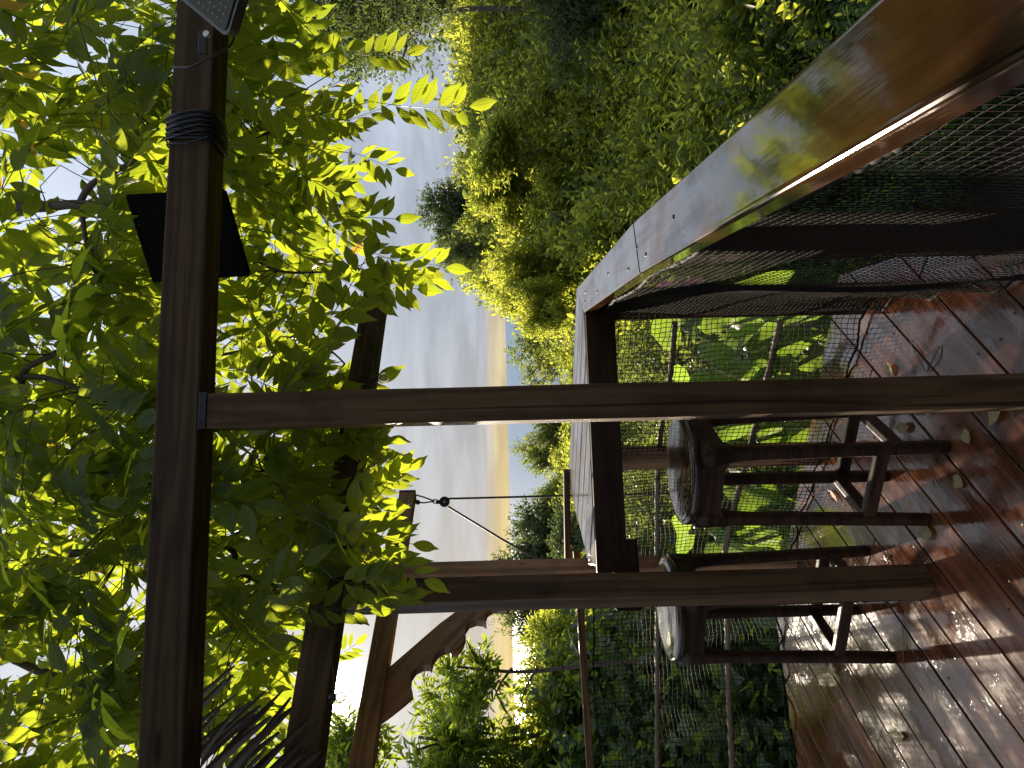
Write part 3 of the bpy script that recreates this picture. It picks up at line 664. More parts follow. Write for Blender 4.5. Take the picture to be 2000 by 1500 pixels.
me = lathe_mesh('bolt', [(0.008, 0), (0.008, 0.004), (0.005, 0.012)], 12); 

# ------------------------------------------------------------------ bulbs on the second beam
def bulb(p, r, label):
    b = thing('string_light_bulb', label, 'light bulb', p, 'clear globe bulbs under the second beam')
    put(link('socket', lathe_mesh('socket', [(0.010, r*0.85), (0.012, r*0.9), (0.012, r*1.9), (0.009, r*2.0)], 16), M['black'], b), Matrix.Translation(p))
    prof = [(0.001, -r)]+[(r*math.sin(a), -r*math.cos(a)) for a in np.linspace(0.25, 2.5, 12)]+[(0.0105, r*0.95), (0.0105, r*1.05)]
    g = put(link('globe', lathe_mesh('globe', prof, 28), M['glass'], b), Matrix.Translation(p))
    inner = [(a*0.95 if a > 0.002 else a, z*0.95) for a, z in prof]; me = lathe_mesh('inner_glass', inner, 28); me.flip_normals(); put(link('inner_glass', me, M['glass'], g), Matrix.Identity(4)); g.children[0].matrix_basis = Matrix.Identity(4)
    tube('filament', [p+Vector((0.004*math.cos(k*1.3), 0.004*math.sin(k*1.3), -0.010+0.0025*k)) for k in range(9)], 0.0007, M['steel'], b, n=4)
bulb(at(749, 739, 2.90), 0.023, 'clear globe bulb beside the slender near post')
bulb(at(665, 1362, 2.12), 0.017, 'clear globe bulb close to the sun glare')
tube('light_wire', catmull([at(727, 757, 2.93), at(742, 752, 2.93), at(733, 745, 2.92), at(728, 735, 2.92), at(730, 700, 2.99), at(738, 640, 3.08)], 6), 0.0022, M['cable'], n=5, label='thin black wire stapled along the second beam by the bulb', cat='wire')
tube('light_wire', catmull([at(560, 1492, 1.95), at(640, 1380, 2.09), at(648, 1370, 2.10), at(652, 1330, 2.14), at(648, 1280, 2.2)], 6), 0.002, M['cable'], n=5, label='thin black wire along the second beam near the sun glare', cat='wire')

# ------------------------------------------------------------------ flood light, solar panel and cable on the front beam
lampc = at(385, 20, 1.90)
fl = thing('flood_light', 'black flood light with dotted LED face clamped to the front beam beside the coiled cable', 'flood light', lampc)
nrmL = (Vector((0.15, 0.2, EYE+0.2))-lampc).normalized(); nrmL = Vector((-0.35, -0.72, -0.60)).normalized()
upL = Vector((-0.72, 0.1, -0.3)); xL = upL-nrmL*upL.dot(nrmL); xL.normalize(); yL = nrmL.cross(xL)
# rounded panel: corner point down-left in view
MP = Matrix((xL, yL, nrmL)).transposed().to_4x4()
tip = at(443, 70, 1.87); a1 = (at(352, 0, 1.9)-tip).normalized(); 
e1 = (at(362, 5, 1.90)-at(441, 71, 1.86)).normalized(); e2 = (at(415, -30, 1.84)-at(443, 72, 1.86)).normalized()
nn = e1.cross(e2).normalized(); 
if nn.y > 0: nn = -nn
e2 = nn.cross(e1); 
if e2.dot(at(415, -30, 1.84)-tip) < 0: e2 = -e2
def rrect(w, h, r, n=6):
    out = []
    for (cx_, cy_, a0_) in ((w-r, h-r, 0), (r, h-r, 90), (r, r, 180), (w-r, r, 270)):
        for k in range(n+1): a = R(a0_+90*k/n); out.append((cx_+r*math.cos(a), cy_+r*math.sin(a)))
    return out
def lamp_plate(name, inset, z0, z1, mat, rad, par):
    w = 0.20-2*inset; bm = bmesh.new()
    pts = [(x+inset, y+inset) for x, y in rrect(w, w, rad)]
    lo = [bm.verts.new(tip+e1*x+e2*y+nn*z0-lampc) for x, y in pts]; f = bm.faces.new(lo)
    ret = bmesh.ops.extrude_face_region(bm, geom=[f])
    for v in [g for g in ret['geom'] if isinstance(g, bmesh.types.BMVert)]: v.co += nn*(z1-z0)
    bmesh.ops.recalc_face_normals(bm, faces=bm.faces); return link(name, bm_mesh(bm, name), mat, par)
lamp_plate('housing', -0.004, -0.030, 0.0, M['black'], 0.022, fl)
lamp_plate('diffuser', 0.006, 0.001, 0.004, M['lens'], 0.016, fl)
V = []; F = []
for i in range(9):
    for j in range(9):
        c = tip+e1*(0.025+0.0185*i)+e2*(0.025+0.0185*j)+nn*0.0055-lampc; b = len(V)
        for k in range(6): V.append(tuple(c+(e1*math.cos(k*math.pi/3)+e2*math.sin(k*math.pi/3))*0.0028))
        F.append(tuple(range(b, b+6)))
me = bpy.data.meshes.new('led_dots'); me.from_pydata(V, [], F); link('led_dots', me, M['led'], fl, kind='stuff')
bar('bracket', at(397, 62, 1.915), at(397, 106, 1.925), 0.022, 0.012, M['black'], fl, up=Vector((0, 1, 0)), bev=0.002)
disc('bracket_knob', at(404, 67, 1.905), vd, 0.009, 0.012, M['steel'], fl)
# cable loop and coil
BZ0, BZ1 = 2.188, 2.306
def beam_pt(s, zf, yf): return b1c+B1D*s+B1N*yf+Vector((0, 0, zf))
cable = thing('power_cable', 'black cable coiled round the front beam beside the flood light', 'cable', beam_pt(0.80, 2.2, 0.05))
lp = []
turns = 11
for k in range(turns*16+1):
    a = 2*math.pi*k/16; s = 0.745+0.085*k/(turns*16)+0.006*math.sin(k*0.37)
    c_, s_ = math.cos(a), math.sin(a); q = (abs(c_)**8+abs(s_)**8)**(-1/8)
    lp.append(beam_pt(s, 2.247+s_*q*0.0635, 0.05+c_*q*0.057))
tube('coil', lp, 0.0032, M['cable'], cable, n=6)
lp = []
for k in range(5*16+1):
    a = 2*math.pi*k/16; s = 0.752+0.07*k/(5*16)+0.01*math.sin(k*0.8)
    c_, s_ = math.cos(a), math.sin(a); q = (abs(c_)**6+abs(s_)**6)**(-1/6)
    lp.append(beam_pt(s, 2.247+s_*q*0.070, 0.05+c_*q*0.064))
tube('coil', lp, 0.003, M['cable'], cable, n=6)
tube('loose_end', catmull([at(352, 0, 1.95), at(437, 20, 1.97), at(456, 60, 1.955), at(450, 88, 1.955), at(425, 104, 1.945), at(400, 118, 1.945), at(370, 131, 1.945), at(338, 131, 1.96)], 8), 0.0034, M['cable'], cable, n=6)
tube('loose_end', catmull([beam_pt(0.75, 2.19, -0.01), beam_pt(0.73, 2.25, -0.012), beam_pt(0.735, 2.308, 0.0), beam_pt(0.74, 2.31, 0.1)], 6), 0.003, M['cable'], cable, n=6)
# solar panel behind the beam
sp = thing('solar_panel', 'dark flat solar panel propped behind the front beam under the leaves', 'solar panel', at(368, 466, 2.3))
cs = [at(250, 383, 2.30), at(302, 549, 2.30), at(486, 536, 2.16), at(438, 372, 2.16)]
nn2 = (cs[1]-cs[0]).cross(cs[3]-cs[0]).normalized()
def quad_prism(name, cs, z0, z1, mat, par):
    bm = bmesh.new(); lo = [bm.verts.new(c+nn2*z0-Vector(par.location)) for c in cs]; f = bm.faces.new(lo); ret = bmesh.ops.extrude_face_region(bm, geom=[f])
    for v in [g for g in ret['geom'] if isinstance(g, bmesh.types.BMVert)]: v.co += nn2*(z1-z0)
    bmesh.ops.recalc_face_normals(bm, faces=bm.faces); return link(name, bm_mesh(bm, name), mat, par)
cen = sum(cs, Vector())/4
quad_prism('panel_sheet', [cen+(c-cen)*0.965 for c in cs], -0.004, 0.004, M['panel'], sp)
for i in range(4):
    a, b = cs[i], cs[(i+1) % 4]; bar('panel_frame', cen+(a-cen)*0.985, cen+(b-cen)*0.985, 0.012, 0.014, M['panel'], sp, up=nn2, bev=0.001)
bar('panel_strut', cen-nn2*0.0, beam_pt(0.26, 2.30, 0.10), 0.02, 0.006, M['metal'], sp, bev=0.001)

# ------------------------------------------------------------------ leaf builders (numpy)
def leaf_object(name, P, D, N, L, W, mat, parent=None, fold=0.12, **kw):
    n = len(P); D = D/np.linalg.norm(D, axis=1)[:, None]; S = np.cross(D, N); S /= np.linalg.norm(S, axis=1)[:, None]+1e-9; N = np.cross(S, D)
    L = L[:, None]; W = W[:, None]; up = N*W*fold*2
    V = np.stack([P, P+D*L*0.28+S*W*0.46+up*0.6, P+D*L*0.66+S*W*0.40+up*0.5-N*L*0.03, P+D*L-N*L*0.12, P+D*L*0.66-S*W*0.40+up*0.5-N*L*0.03, P+D*L*0.28-S*W*0.46+up*0.6], axis=1).reshape(-1, 3)
    me = bpy.data.meshes.new(name); me.vertices.add(n*6); me.vertices.foreach_set('co', V.astype(np.float32).ravel())
    idx = np.arange(n)[:, None]*6; li = np.concatenate([idx+np.array([0, 1, 2, 3]), idx+np.array([0, 3, 4, 5])], axis=1).ravel()
    me.loops.add(n*8); me.loops.foreach_set('vertex_index', li.astype(np.int32)); me.polygons.add(n*2); me.polygons.foreach_set('loop_start', (np.arange(n*2)*4).astype(np.int32)); me.polygons.foreach_set('loop_total', np.full(n*2, 4, np.int32))
    uv = me.uv_layers.new(name='UVMap'); u8 = np.array([[0, .5], [.28, 0], [.66, .05], [1, .5], [0, .5], [1, .5], [.66, .95], [.28, 1]], np.float32); uv.data.foreach_set('uv', np.tile(u8, (n, 1)).ravel())
    me.update(calc_edges=True)
    return link(name, me, mat, parent, **kw)
def unit(n): v = rng.normal(size=(n, 3)); return v/np.linalg.norm(v, axis=1)[:, None]
def shoots(C, A, k, L, W, spread=0.9, stem=0.12, upn=0.6):
    """C centres, A stem axis; k leaves round each stem"""
    n = len(C); A = A/np.linalg.norm(A, axis=1)[:, None]
    C = np.repeat(C, k, 0); A2 = np.repeat(A, k, 0); t_ = np.tile(np.arange(k)/max(1, k-1), n)[:, None]
    P = C+A2*(t_-0.5)*stem*2+unit(n*k)*stem*0.15
    R_ = unit(n*k); R_ -= A2*np.sum(R_*A2, 1)[:, None]; R_ /= np.linalg.norm(R_, axis=1)[:, None]+1e-9
    D = R_*spread+A2*(0.35+0.6*t_); N = A2*0.6+np.array([0, 0, upn])+unit(n*k)*0.35
    sz = rng.uniform(0.7, 1.15, n*k)*np.repeat(rng.uniform(0.8, 1.2, n), k)
    return P, D, N, L*sz, W*sz

# ------------------------------------------------------------------ undergrowth on the slopes
def patch(name, label, cat, azr, rr, n, k, L, W, mat, depth=0.35, stem=0.12, lumps=0.5, filt=None, upn=0.25):
    C = []; A = []
    tries = 0
    while len(C) < n and tries < n*8:
        tries += 1
        az = random.uniform(*azr); r = math.sqrt(random.uniform(rr[0]**2, rr[1]**2)); X, Y = math.sin(R(az))*r, math.cos(R(az))*r
        if filt and not filt(X, Y, az, r): continue
        g = ground(X, Y); l1 = noise.noise(Vector((X*0.55, Y*0.55, 20)))+0.5*noise.noise(Vector((X*1.5, Y*1.5, 31)))
        z = g+lumps*l1+random.uniform(-depth, depth*0.5)+(random.random()**6)*depth*1.3; z = max(z, g-0.28+random.random()*0.15)
        e = 0.25; gx = (ground(X+e, Y, False)-ground(X-e, Y, False))/(2*e); gy = (ground(X, Y+e, False)-ground(X, Y-e, False))/(2*e)
        C.append((X, Y, z)); a = Vector((-gx, -gy, 1)).normalized()+Vector((random.gauss(0, .45), random.gauss(0, .45), random.gauss(0, .3))); A.append(tuple(a))
    return leaf_object(name, *shoots(np.array(C), np.array(A), k, L, W, stem=stem, upn=upn), mat, label=label, kind='stuff')
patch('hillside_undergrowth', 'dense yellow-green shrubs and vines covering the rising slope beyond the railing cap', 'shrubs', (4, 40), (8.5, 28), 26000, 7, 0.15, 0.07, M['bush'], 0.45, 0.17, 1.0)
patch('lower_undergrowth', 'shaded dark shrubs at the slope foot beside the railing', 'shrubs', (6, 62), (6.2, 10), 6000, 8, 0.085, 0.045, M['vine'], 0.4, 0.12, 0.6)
patch('slope_undergrowth', 'green bushes on the slope straight beyond the net', 'shrubs', (-20, 8), (4.6, 14), 8000, 8, 0.075, 0.04, M['slope'], 0.35, 0.1, 0.5)
patch('vine_thicket', 'dark thicket of heart-leaved vines behind the net', 'vines', (-48, -13), (4.5, 10.5), 9000, 7, 0.115, 0.09, M['vine'], 0.5, 0.11, 0.4)
patch('far_undergrowth', 'distant green scrub falling towards the sea', 'shrubs', (-40, 40), (14, 45), 9000, 7, 0.22, 0.12, M['far'], 0.9, 0.3, 0.9)

# ------------------------------------------------------------------ trees
def crown_mesh(name, nb, ns, k, L, W, mat, flat=0.8, seed=0, spread=0.9, stem=0.1, hang=0.0):
    """unit-radius crown made of lobes; returns mesh"""
    r2 = np.random.default_rng(seed); cs = []
    for i in range(nb):
        v = r2.normal(size=3); v /= np.linalg.norm(v); rad = r2.uniform(0.25, 0.78); cs.append((v*rad*np.array([1, 1, flat]), r2.uniform(0.20, 0.36)))
    C = []; A = []
    for i in range(ns):
        c, s = cs[r2.integers(nb)]; v = r2.normal(size=3); v /= np.linalg.norm(v)
        if v[2] < -0.3 and r2.random() < 0.5: v[2] *= -1
        C.append(c+v*s*r2.uniform(0.55, 1.08)); A.append(v+np.array([0, 0, 0.3-hang]))
    o = leaf_object(name, *shoots(np.array(C), np.array(A), k, L, W, spread=spread, stem=stem), mat)
    me = o.data; bpy.data.objects.remove(o); return me
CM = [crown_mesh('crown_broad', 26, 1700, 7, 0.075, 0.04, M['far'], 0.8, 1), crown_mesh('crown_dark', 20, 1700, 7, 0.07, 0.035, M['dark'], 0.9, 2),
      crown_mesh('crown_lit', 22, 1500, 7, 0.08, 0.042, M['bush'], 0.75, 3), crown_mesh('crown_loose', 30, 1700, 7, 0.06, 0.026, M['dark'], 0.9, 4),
      crown_mesh('crown_longleaf', 22, 400, 8, 0.17, 0.045, M['long'], 0.85, 5, spread=0.7, stem=0.13, hang=0.1),
      crown_mesh('crown_sparse', 12, 110, 8, 0.26, 0.075, M['long'], 0.9, 6, spread=0.7, stem=0.2, hang=0.1)]
def tree(name, label, top, width, height, kind, cat='tree', group=None, base=None, trunk=True, cmat=None):
    """top: crown top point; width/height of the crown in metres"""
    c = Vector((top.x, top.y, top.z-height*0.5)); gz = ground(c.x, c.y)-0.4
    root = thing(name, label, cat, (c.x, c.y, gz), group)
    cr_ = link('crown', CM[kind], None, root); cr_.location = (0, 0, c.z-gz); kk = 0.5 if kind in (4, 5) else 0.60; cr_.scale = (width*kk, width*kk, height*(kk-0.02)); cr_.rotation_euler = (0, 0, random.uniform(0, 6.28))
    h = c.z-gz; r = max(0.03, width*0.025)
    if trunk and h > 0.3:
        pts = catmull([(c.x, c.y, gz-0.3), (c.x+r, c.y, gz+h*0.4), (c.x-r*1.5, c.y+r, gz+h*0.8), (c.x+r, c.y, gz+h+height*0.2)], 5)
        tube('trunk', pts, [r*(1-0.6*i/(len(pts)-1)) for i in range(len(pts))], M['bark'], root, n=8)
        for q in range(5):
            a = q*1.26+random.random(); b0 = Vector((c.x, c.y, gz+h*(0.55+0.1*q))); e = Vector((math.cos(a)*width*0.36, math.sin(a)*width*0.36, height*0.22))
            tube('limb', catmull([b0, b0+e*0.5+Vector((0, 0, height*0.03)), b0+e], 4), [r*0.45*(1-0.08*i) for i in range(9)], M['bark'], root, n=6)
    return root
G_SEA = 'dark trees silhouetted against the sea'
tree('round_tree', 'rounded green tree before the sea between the slender post and the ridge', at(1003, 690, 30), 3.4, 3.2, 0)
tree('round_tree', 'lower bushy tree between the rounded tree and the ridge foot', at(1040, 640, 26), 2.6, 2.6, 0)
tree('round_tree', 'green treetop before the sea between the slender post and the hanging rope', at(1010, 868, 30), 2.4, 3.0, 0)
tree('round_tree', 'low green treetop in the dip where the sea shows deepest', at(1062, 930, 26), 2.6, 2.2, 2)
tree('round_tree', 'small treetop behind the hanging vertical rope', at(1045, 975, 27), 1.7, 2.6, 0)
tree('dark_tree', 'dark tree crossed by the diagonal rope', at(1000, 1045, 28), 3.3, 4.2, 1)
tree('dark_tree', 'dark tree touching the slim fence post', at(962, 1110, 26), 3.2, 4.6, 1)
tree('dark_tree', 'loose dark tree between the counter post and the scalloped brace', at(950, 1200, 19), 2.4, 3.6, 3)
tree('leafy_shrub', 'yellow-green sunlit shrub between the counter post and the long-leaved trees', at(985, 1272, 9.0), 1.3, 1.5, 2, 'shrub')
tree('leafy_shrub', 'yellow-green shrub above the thin rail at the picture border', at(985, 1410, 8.2), 1.6, 1.5, 2, 'shrub')
tree('long_leaved_tree', 'small airy long-leaved tree nearest the brace tip', at(845, 1310, 6.6), 0.95, 0.75, 5)
tree('long_leaved_tree', 'long-leaved tree standing behind the scalloped brace', at(725, 1450, 7.8), 1.7, 1.7, 4)
tree('long_leaved_tree', 'long-leaved tree cut by the picture border beneath the sun glare', at(800, 1560, 7.4), 1.5, 2.1, 4)
tree('sunlit_tree', 'pale sunlit tree between the two beams at the sun glare', at(550, 1520, 12), 2.5, 2.4, 4)
tree('ridge_tree', 'bluish dark tree standing up alone on the ridge', at(822, 430, 24), 2.5, 2.6, 1)
tree('ridge_tree', 'olive tree next to the lone bluish tree on the ridge', at(855, 500, 21), 1.5, 1.9, 3)
tree('ridge_tree', 'yellow-green tree at the foot of the ridge', at(935, 560, 15), 1.7, 2.2, 2)
tree('ridge_tree', 'small light tree at the ridge end dipping toward the sea', at(985, 612, 14), 1.2, 1.6, 2)
tree('ridge_tree', 'bushy tree hump on the ridge under the hanging leaf sprays', at(905, 300, 16), 2.4, 1.6, 2)
tree('ridge_tree', 'bushy ridge tree under the longest leaf spray', at(905, 380, 17), 1.6, 1.6, 2)
tree('tall_loose_tree', 'tall fine-leaved tree with open crown at the picture corner by the flood light', at(560, -20, 13), 3.4, 3.2, 3)
tree('tall_loose_tree', 'dark fine-leaved treetop behind the open-crowned tall tree', at(600, 30, 17), 3.0, 2.6, 1)
tree('tall_loose_tree', 'drooping fine-leaved branches between the tall tree and the ridge', at(690, -40, 12), 1.7, 2.2, 3)
for i, (x, y, d, w, h, k) in enumerate([(1075, 700, 22, 3, 2.4, 2), (1085, 860, 20, 2.8, 2.2, 2), (1090, 1000, 20, 3.0, 2.2, 0), (1090, 600, 15, 2.4, 1.8, 2), (1075, 1090, 18, 2.4, 2.0, 1), (1060, 1180, 16, 2.2, 2.2, 1), (1040, 1240, 14, 1.8, 2.0, 2), (1020, 560, 17, 2.2, 2.0, 2), (1082, 780, 17, 2.4, 1.8, 2), (1084, 930, 17, 2.6, 1.8, 2)]):
    tree('slope_tree', ['bushy treetop between the rounded tree and the counter edge', 'bushy treetop just above the counter beside the slender post', 'dark green treetop above the counter behind the vertical rope', 'sunlit treetop above the corner of the railing cap', 'dark treetop below the diagonal rope by the slim post', 'dark treetop hidden partly by the counter post', 'yellow-green treetop past the counter post above the thin rail', 'yellow-green treetop on the slope above the far cap board', 'low sunlit treetop behind the slender post', 'low sunlit treetop under the dip in the tree line'][i], at(x, y, d), w, h, k, group='bushy treetops between the counter and the sea')

hs = random.Random(5)
for i in range(16):
    az = hs.uniform(6, 31); r = hs.uniform(10.5, 26); X, Y = math.sin(R(az))*r, math.cos(R(az))*r; w = hs.uniform(1.2, 2.4); h = w*hs.uniform(0.75, 1.1)
    tree('hillside_shrub', 'bushy yellow-green shrub rising from the undergrowth of the slope', Vector((X, Y, ground(X, Y)+h*0.62)), w, h, hs.choice((2, 3, 4, 2, 4)), 'shrub', 'shrubs on the slope beyond the railing')
# ------------------------------------------------------------------ elephant ear plants beyond the net
def ear_mesh(L=0.42, W=0.30, wave=0.02, seed=0):
    n = 12; mcols = 10; V = []; F = []; UV = []
    s0 = seed*3.1
    for i in range(n+1):
        u_ = i/n; x = (u_-0.22)*L
        w = W*0.5*max(0.0, math.sin(math.pi*min(1, (u_*0.93+0.07))**0.62))**0.75 if u_ < 1 else 0.0
        w *= (1-u_*0.12)
        for j in range(mcols+1):
            v_ = (j/mcols)*2-1; notch = max(0, 0.22-u_)*L*1.2*(1-min(1, abs(v_)*2.2)) if u_ < 0.22 else 0
            y = v_*w; z = -0.30*x*x/L*1.4+abs(v_)**1.5*w*0.28+wave*math.sin(u_*13+s0)*abs(v_)**2+0.006*math.cos(v_*18+u_*6)
            V.append((x+notch, y, z)); UV.append((u_, (v_+1)/2))
    for i in range(n):
        for j in range(mcols): a = i*(mcols+1)+j; F.append((a, a+1, a+mcols+2, a+mcols+1))
    me = bpy.data.meshes.new('leaf_blade'); me.from_pydata(V, [], F); uv = me.uv_layers.new(name='UVMap')
    for lp_ in me.loops: uv.data[lp_.index].uv = UV[lp_.vertex_index]
    me.polygons.foreach_set('use_smooth', [True]*len(F)); me.materials.append(M['bigleaf']); return me
EM = [ear_mesh(0.46, 0.34, 0.018, 1), ear_mesh(0.40, 0.30, 0.025, 2), ear_mesh(0.5, 0.33, 0.02, 3)]
def ear_plant(base, label, leaves):
    root = thing('elephant_ear_plant', label, 'plant', base, 'large-leaved plants beyond the net')
    for i, (p, tipdir, sc, roll) in enumerate(leaves):
        p = Vector(p); b = Vector(base); mid = (p+b)/2+Vector((0, 0, 0.15))
        tube('leaf_stalk', catmull([b, mid, p], 6), [0.021-0.009*k/12 for k in range(13)], M['stem'], root, n=7)
        x = Vector(tipdir).normalized(); y = Vector((0, 0, 1)).cross(x); y.normalize(); z = x.cross(y); m4 = Matrix((x, y, z)).transposed().to_4x4() @ Matrix.Rotation(roll, 4, 'X') @ Matrix.Scale(sc, 4)
        m4.translation = p; put(link('leaf_blade', EM[i % 3], None, root), m4)
        me = bpy.data.meshes.new('midrib'); 
ear_plant((-0.05, 4.0, -0.75), 'bright backlit elephant ear plant behind the net near the railing corner', [
    (at(1420, 640, 3.75), (0.5, -0.4, -0.35), 1.15, 0.4), (at(1390, 720, 3.7), (-0.3, -0.5, -0.5), 1.1, -0.2), (at(1460, 690, 3.65), (0.1, -0.7, -0.3), 1.0, 0.3), (at(1350, 760, 4.0), (-0.2, -0.3, 0.1), 1.0, 0.5),
    (at(1500, 655, 3.6), (0.7, -0.3, -0.1), 0.8, 0.1), (at(1540, 640, 3.5), (0.5, -0.5, -0.5), 0.8, -0.3), (at(1330, 640, 4.1), (0.4, 0.1, 0.1), 1.0, 0.6), (at(1580, 690, 3.42), (-0.2, -0.6, -0.3), 0.6, 0.1), (at(1510, 740, 3.6), (-0.5, -0.5, -0.4), 0.9, 0.2)])
ear_plant((-0.55, 4.2, -0.75), 'elephant ear plant seen between the legs of the fully visible stool', [
    (at(1400, 840, 3.9), (0.3, -0.5, -0.4), 1.0, -0.3), (at(1480, 860, 3.8), (0.4, -0.6, -0.4), 0.9, 0.3), (at(1530, 840, 3.7), (0.1, -0.8, -0.3), 0.8, 0.0), (at(1450, 950, 3.9), (-0.4, -0.4, -0.5), 1.0, 0.1), (at(1490, 990, 3.9), (-0.1, -0.6, -0.3), 1.0, -0.2), (at(1340, 830, 4.1), (0.2, -0.3, 0.0), 0.8, 0.3), (at(1560, 905, 3.68), (0.2, -0.5, -0.3), 0.6, -0.2)])
ear_plant((-0.95, 4.4, -0.75), 'elephant ear plant between the two stools', [
    (at(1345, 1040, 4.1), (-0.2, -0.3, 0.25), 0.8, 0.4), (at(1400, 1060, 4.1), (-0.2, -0.6, -0.4), 1.0, 0.2), (at(1470, 1060, 4.0), (0.2, -0.6, -0.5), 1.0, -0.3), (at(1500, 1110, 4.0), (-0.5, -0.5, -0.3), 0.9, 0.2), (at(1440, 1130, 4.1), (-0.3, -0.6, -0.6), 0.9, -0.1), (at(1480, 1180, 4.05), (-0.2, -0.4, -0.2), 0.7, 0.2), (at(1530, 1050, 3.85), (0.1, -0.8, -0.1), 0.7, 0.0)])
# pink flowers seen through the corner net
pk = thing('pink_flower_sprig', 'sprig of pink flowers showing through the net at the railing corner', 'flowers', (0.62, 3.4, 0.5))
P_ = np.array([tuple(at(random.uniform(1290, 1370), random.uniform(545, 600), 3.3+random.random()*0.3)-Vector(pk.location)) for _ in range(90)])
leaf_object('petals', P_, unit(90), unit(90), rng.uniform(0.02, 0.04, 90), rng.uniform(0.015, 0.03, 90), M['pink'], pk, kind='stuff')
tube('stalk', catmull([Vector((0.7, 3.5, -1.2)), Vector((0.66, 3.45, 0.1)), Vector((0.62, 3.4, 0.75))], 6), 0.006, M['twig'], pk, n=6)

# ------------------------------------------------------------------ overhanging tree with compound leaves
def leaflet(V, F, UV, base, d, n, L, W, segs=6, curl=0.12, fold=0.18):
    d = d.normalized(); s = d.cross(n).normalized(); n = s.cross(d); b = len(V)
    prof = [0.0, 0.60, 0.93, 1.0, 0.80, 0.34, 0.0] if segs == 6 else [0.0, 0.85, 1.0, 0.5, 0.0]
    ph = random.random()*6
    for i in range(segs+1):
        u_ = i/segs if i < segs else 1.0; w = W*0.5*prof[i]; xx = L*(u_ if i < segs-1 else (u_ if i == segs else 0.80))
        if i == segs-1: u_ = 0.80
        c = base+d*xx-n*(curl*L*u_*u_); wv = 0.05*W*math.sin(ph+u_*9)
        V += [c+s*w+n*(abs(w)*2*fold+wv), c, c-s*w+n*(abs(w)*2*fold-wv)]; UV += [(u_, 0.5-0.5*prof[i]), (u_, 0.5), (u_, 0.5+0.5*prof[i])]
        if i:
            a = b+(i-1)*3; F += [(a, a+1, a+4, a+3), (a+1, a+2, a+5, a+4)]
def frond_geo(npairs, L, droop, lsize, seed, segs=6, stalks=True):
    random.seed(seed); V = []; F = []; UV = []; rach = []
    for i in range(npairs*2+3):
        s = i/(npairs*2+2); rach.append(Vector((L*s, 0.02*L*math.sin(s*3+seed), -droop*L*s*s)))
    for k in range(npairs):
        i = 2+2*k; p = rach[i]; ax = (rach[i+1]-rach[i-1]).normalized(); lat = Vector((0, 1, 0)); up = ax.cross(lat).normalized()*-1
        up = Vector((0, 0, 1))-ax*ax.z; up.normalize(); sz = lsize*(0.74+0.36*math.sin(math.pi*(k+0.8)/(npairs+0.6)))
        for sd_ in (-1, 1):
            an = R(random.uniform(42, 62)); d = ax*math.cos(an)+lat*sd_*math.sin(an)-up*random.uniform(0.05, 0.35)
            nn_ = up+lat*sd_*random.uniform(-0.25, 0.35)+ax*random.uniform(-0.2, 0.2)
            leaflet(V, F, UV, p+d.normalized()*0.008+ax*random.uniform(-0.008, 0.008), d, nn_, sz*random.uniform(0.88, 1.1), sz*random.uniform(0.35, 0.44), segs, random.uniform(0.02, 0.22), random.uniform(0.03, 0.22))
    ax = (rach[-1]-rach[-2]).normalized(); leaflet(V, F, UV, rach[-1], ax+Vector((0, 0.1, -0.1)), Vector((0, 0, 1)), lsize*1.02, lsize*0.42, segs)
    nl = len(F)
    TV, TF = tube_geo(rach, [0.0016]*len(rach), 3); b = len(V); V += TV; F += [tuple(b+i for i in f) for f in TF]; UV += [(0.5, 0.5)]*len(TV)
    return V, F, UV, nl
FR = []
for q in range(8): FR.append(frond_geo([5, 5, 4, 6, 5, 4, 6, 3][q], [0.34, 0.36, 0.28, 0.42, 0.35, 0.27, 0.40, 0.20][q], [0.15, 0.3, 0.2, 0.25, 0.05, 0.35, 0.15, 0.2][q], [0.125, 0.120, 0.12, 0.125, 0.13, 0.115, 0.12, 0.135][q], 100+q))
random.seed(21)
def frond_mesh(g, name='leaf'):
    V, F, UV, nl = g; me = bpy.data.meshes.new(name); me.from_pydata([tuple(v) for v in V], [], F); uv = me.uv_layers.new(name='UVMap')
    arr = np.array(UV, np.float32)[np.array([l.vertex_index for l in me.loops])]; uv.data.foreach_set('uv', arr.ravel())
    me.materials.append(M['canopy']); me.polygons.foreach_set('use_smooth', [True]*len(me.polygons)); return me
FM = [frond_mesh(g) for g in FR]
FA_ = [(np.array([tuple(v) for v in g[0]]), g[1], np.array(g[2], np.float32)) for g in FR]
def orient(p, d, n, sc):
    x = d.normalized(); z = n-x*n.dot(x)
    if z.length < 1e-3: z = Vector((0, 0, 1))
    z.normalize(); y = z.cross(x); m4 = Matrix((x, y, z)).transposed().to_4x4() @ Matrix.Scale(sc, 4); m4.translation = p; return m4
oak = thing('overhanging_tree', 'broad tree with feather-compound leaves hanging over the deck and beams', 'tree', (2.7, 1.6, -2.6))
# trunk out of the frame and limbs reaching over
def limb(pts, r0, r1, name='branch', sub=6, n=8):
    path = catmull(pts, sub); m_ = len(path)-1
    path = [p+Vector((noise.noise(p*3.0), noise.noise(p*3.0+Vector((5, 0, 0))), noise.noise(p*3.0+Vector((0, 5, 0)))))*0.025*min(1, i/4) for i, p in enumerate(path)]
    return tube(name, path, [r0+(r1-r0)*i/m_ for i in range(m_+1)], M['bark'], oak, n=n), path
limb([Vector((2.7, 1.6, -2.8)), Vector((2.75, 1.7, 0)), Vector((2.6, 2.0, 2.6)), Vector((2.2, 2.6, 3.9)), Vector((1.6, 3.3, 4.8))], 0.19, 0.09, 'trunk', 6, 12)
BP = []
def bl(lst, r0, r1): o, p = limb(lst, r0, r1); BP.append(p)
T1 = Vector((2.2, 2.6, 3.9)); T2 = Vector((1.6, 3.3, 4.8))
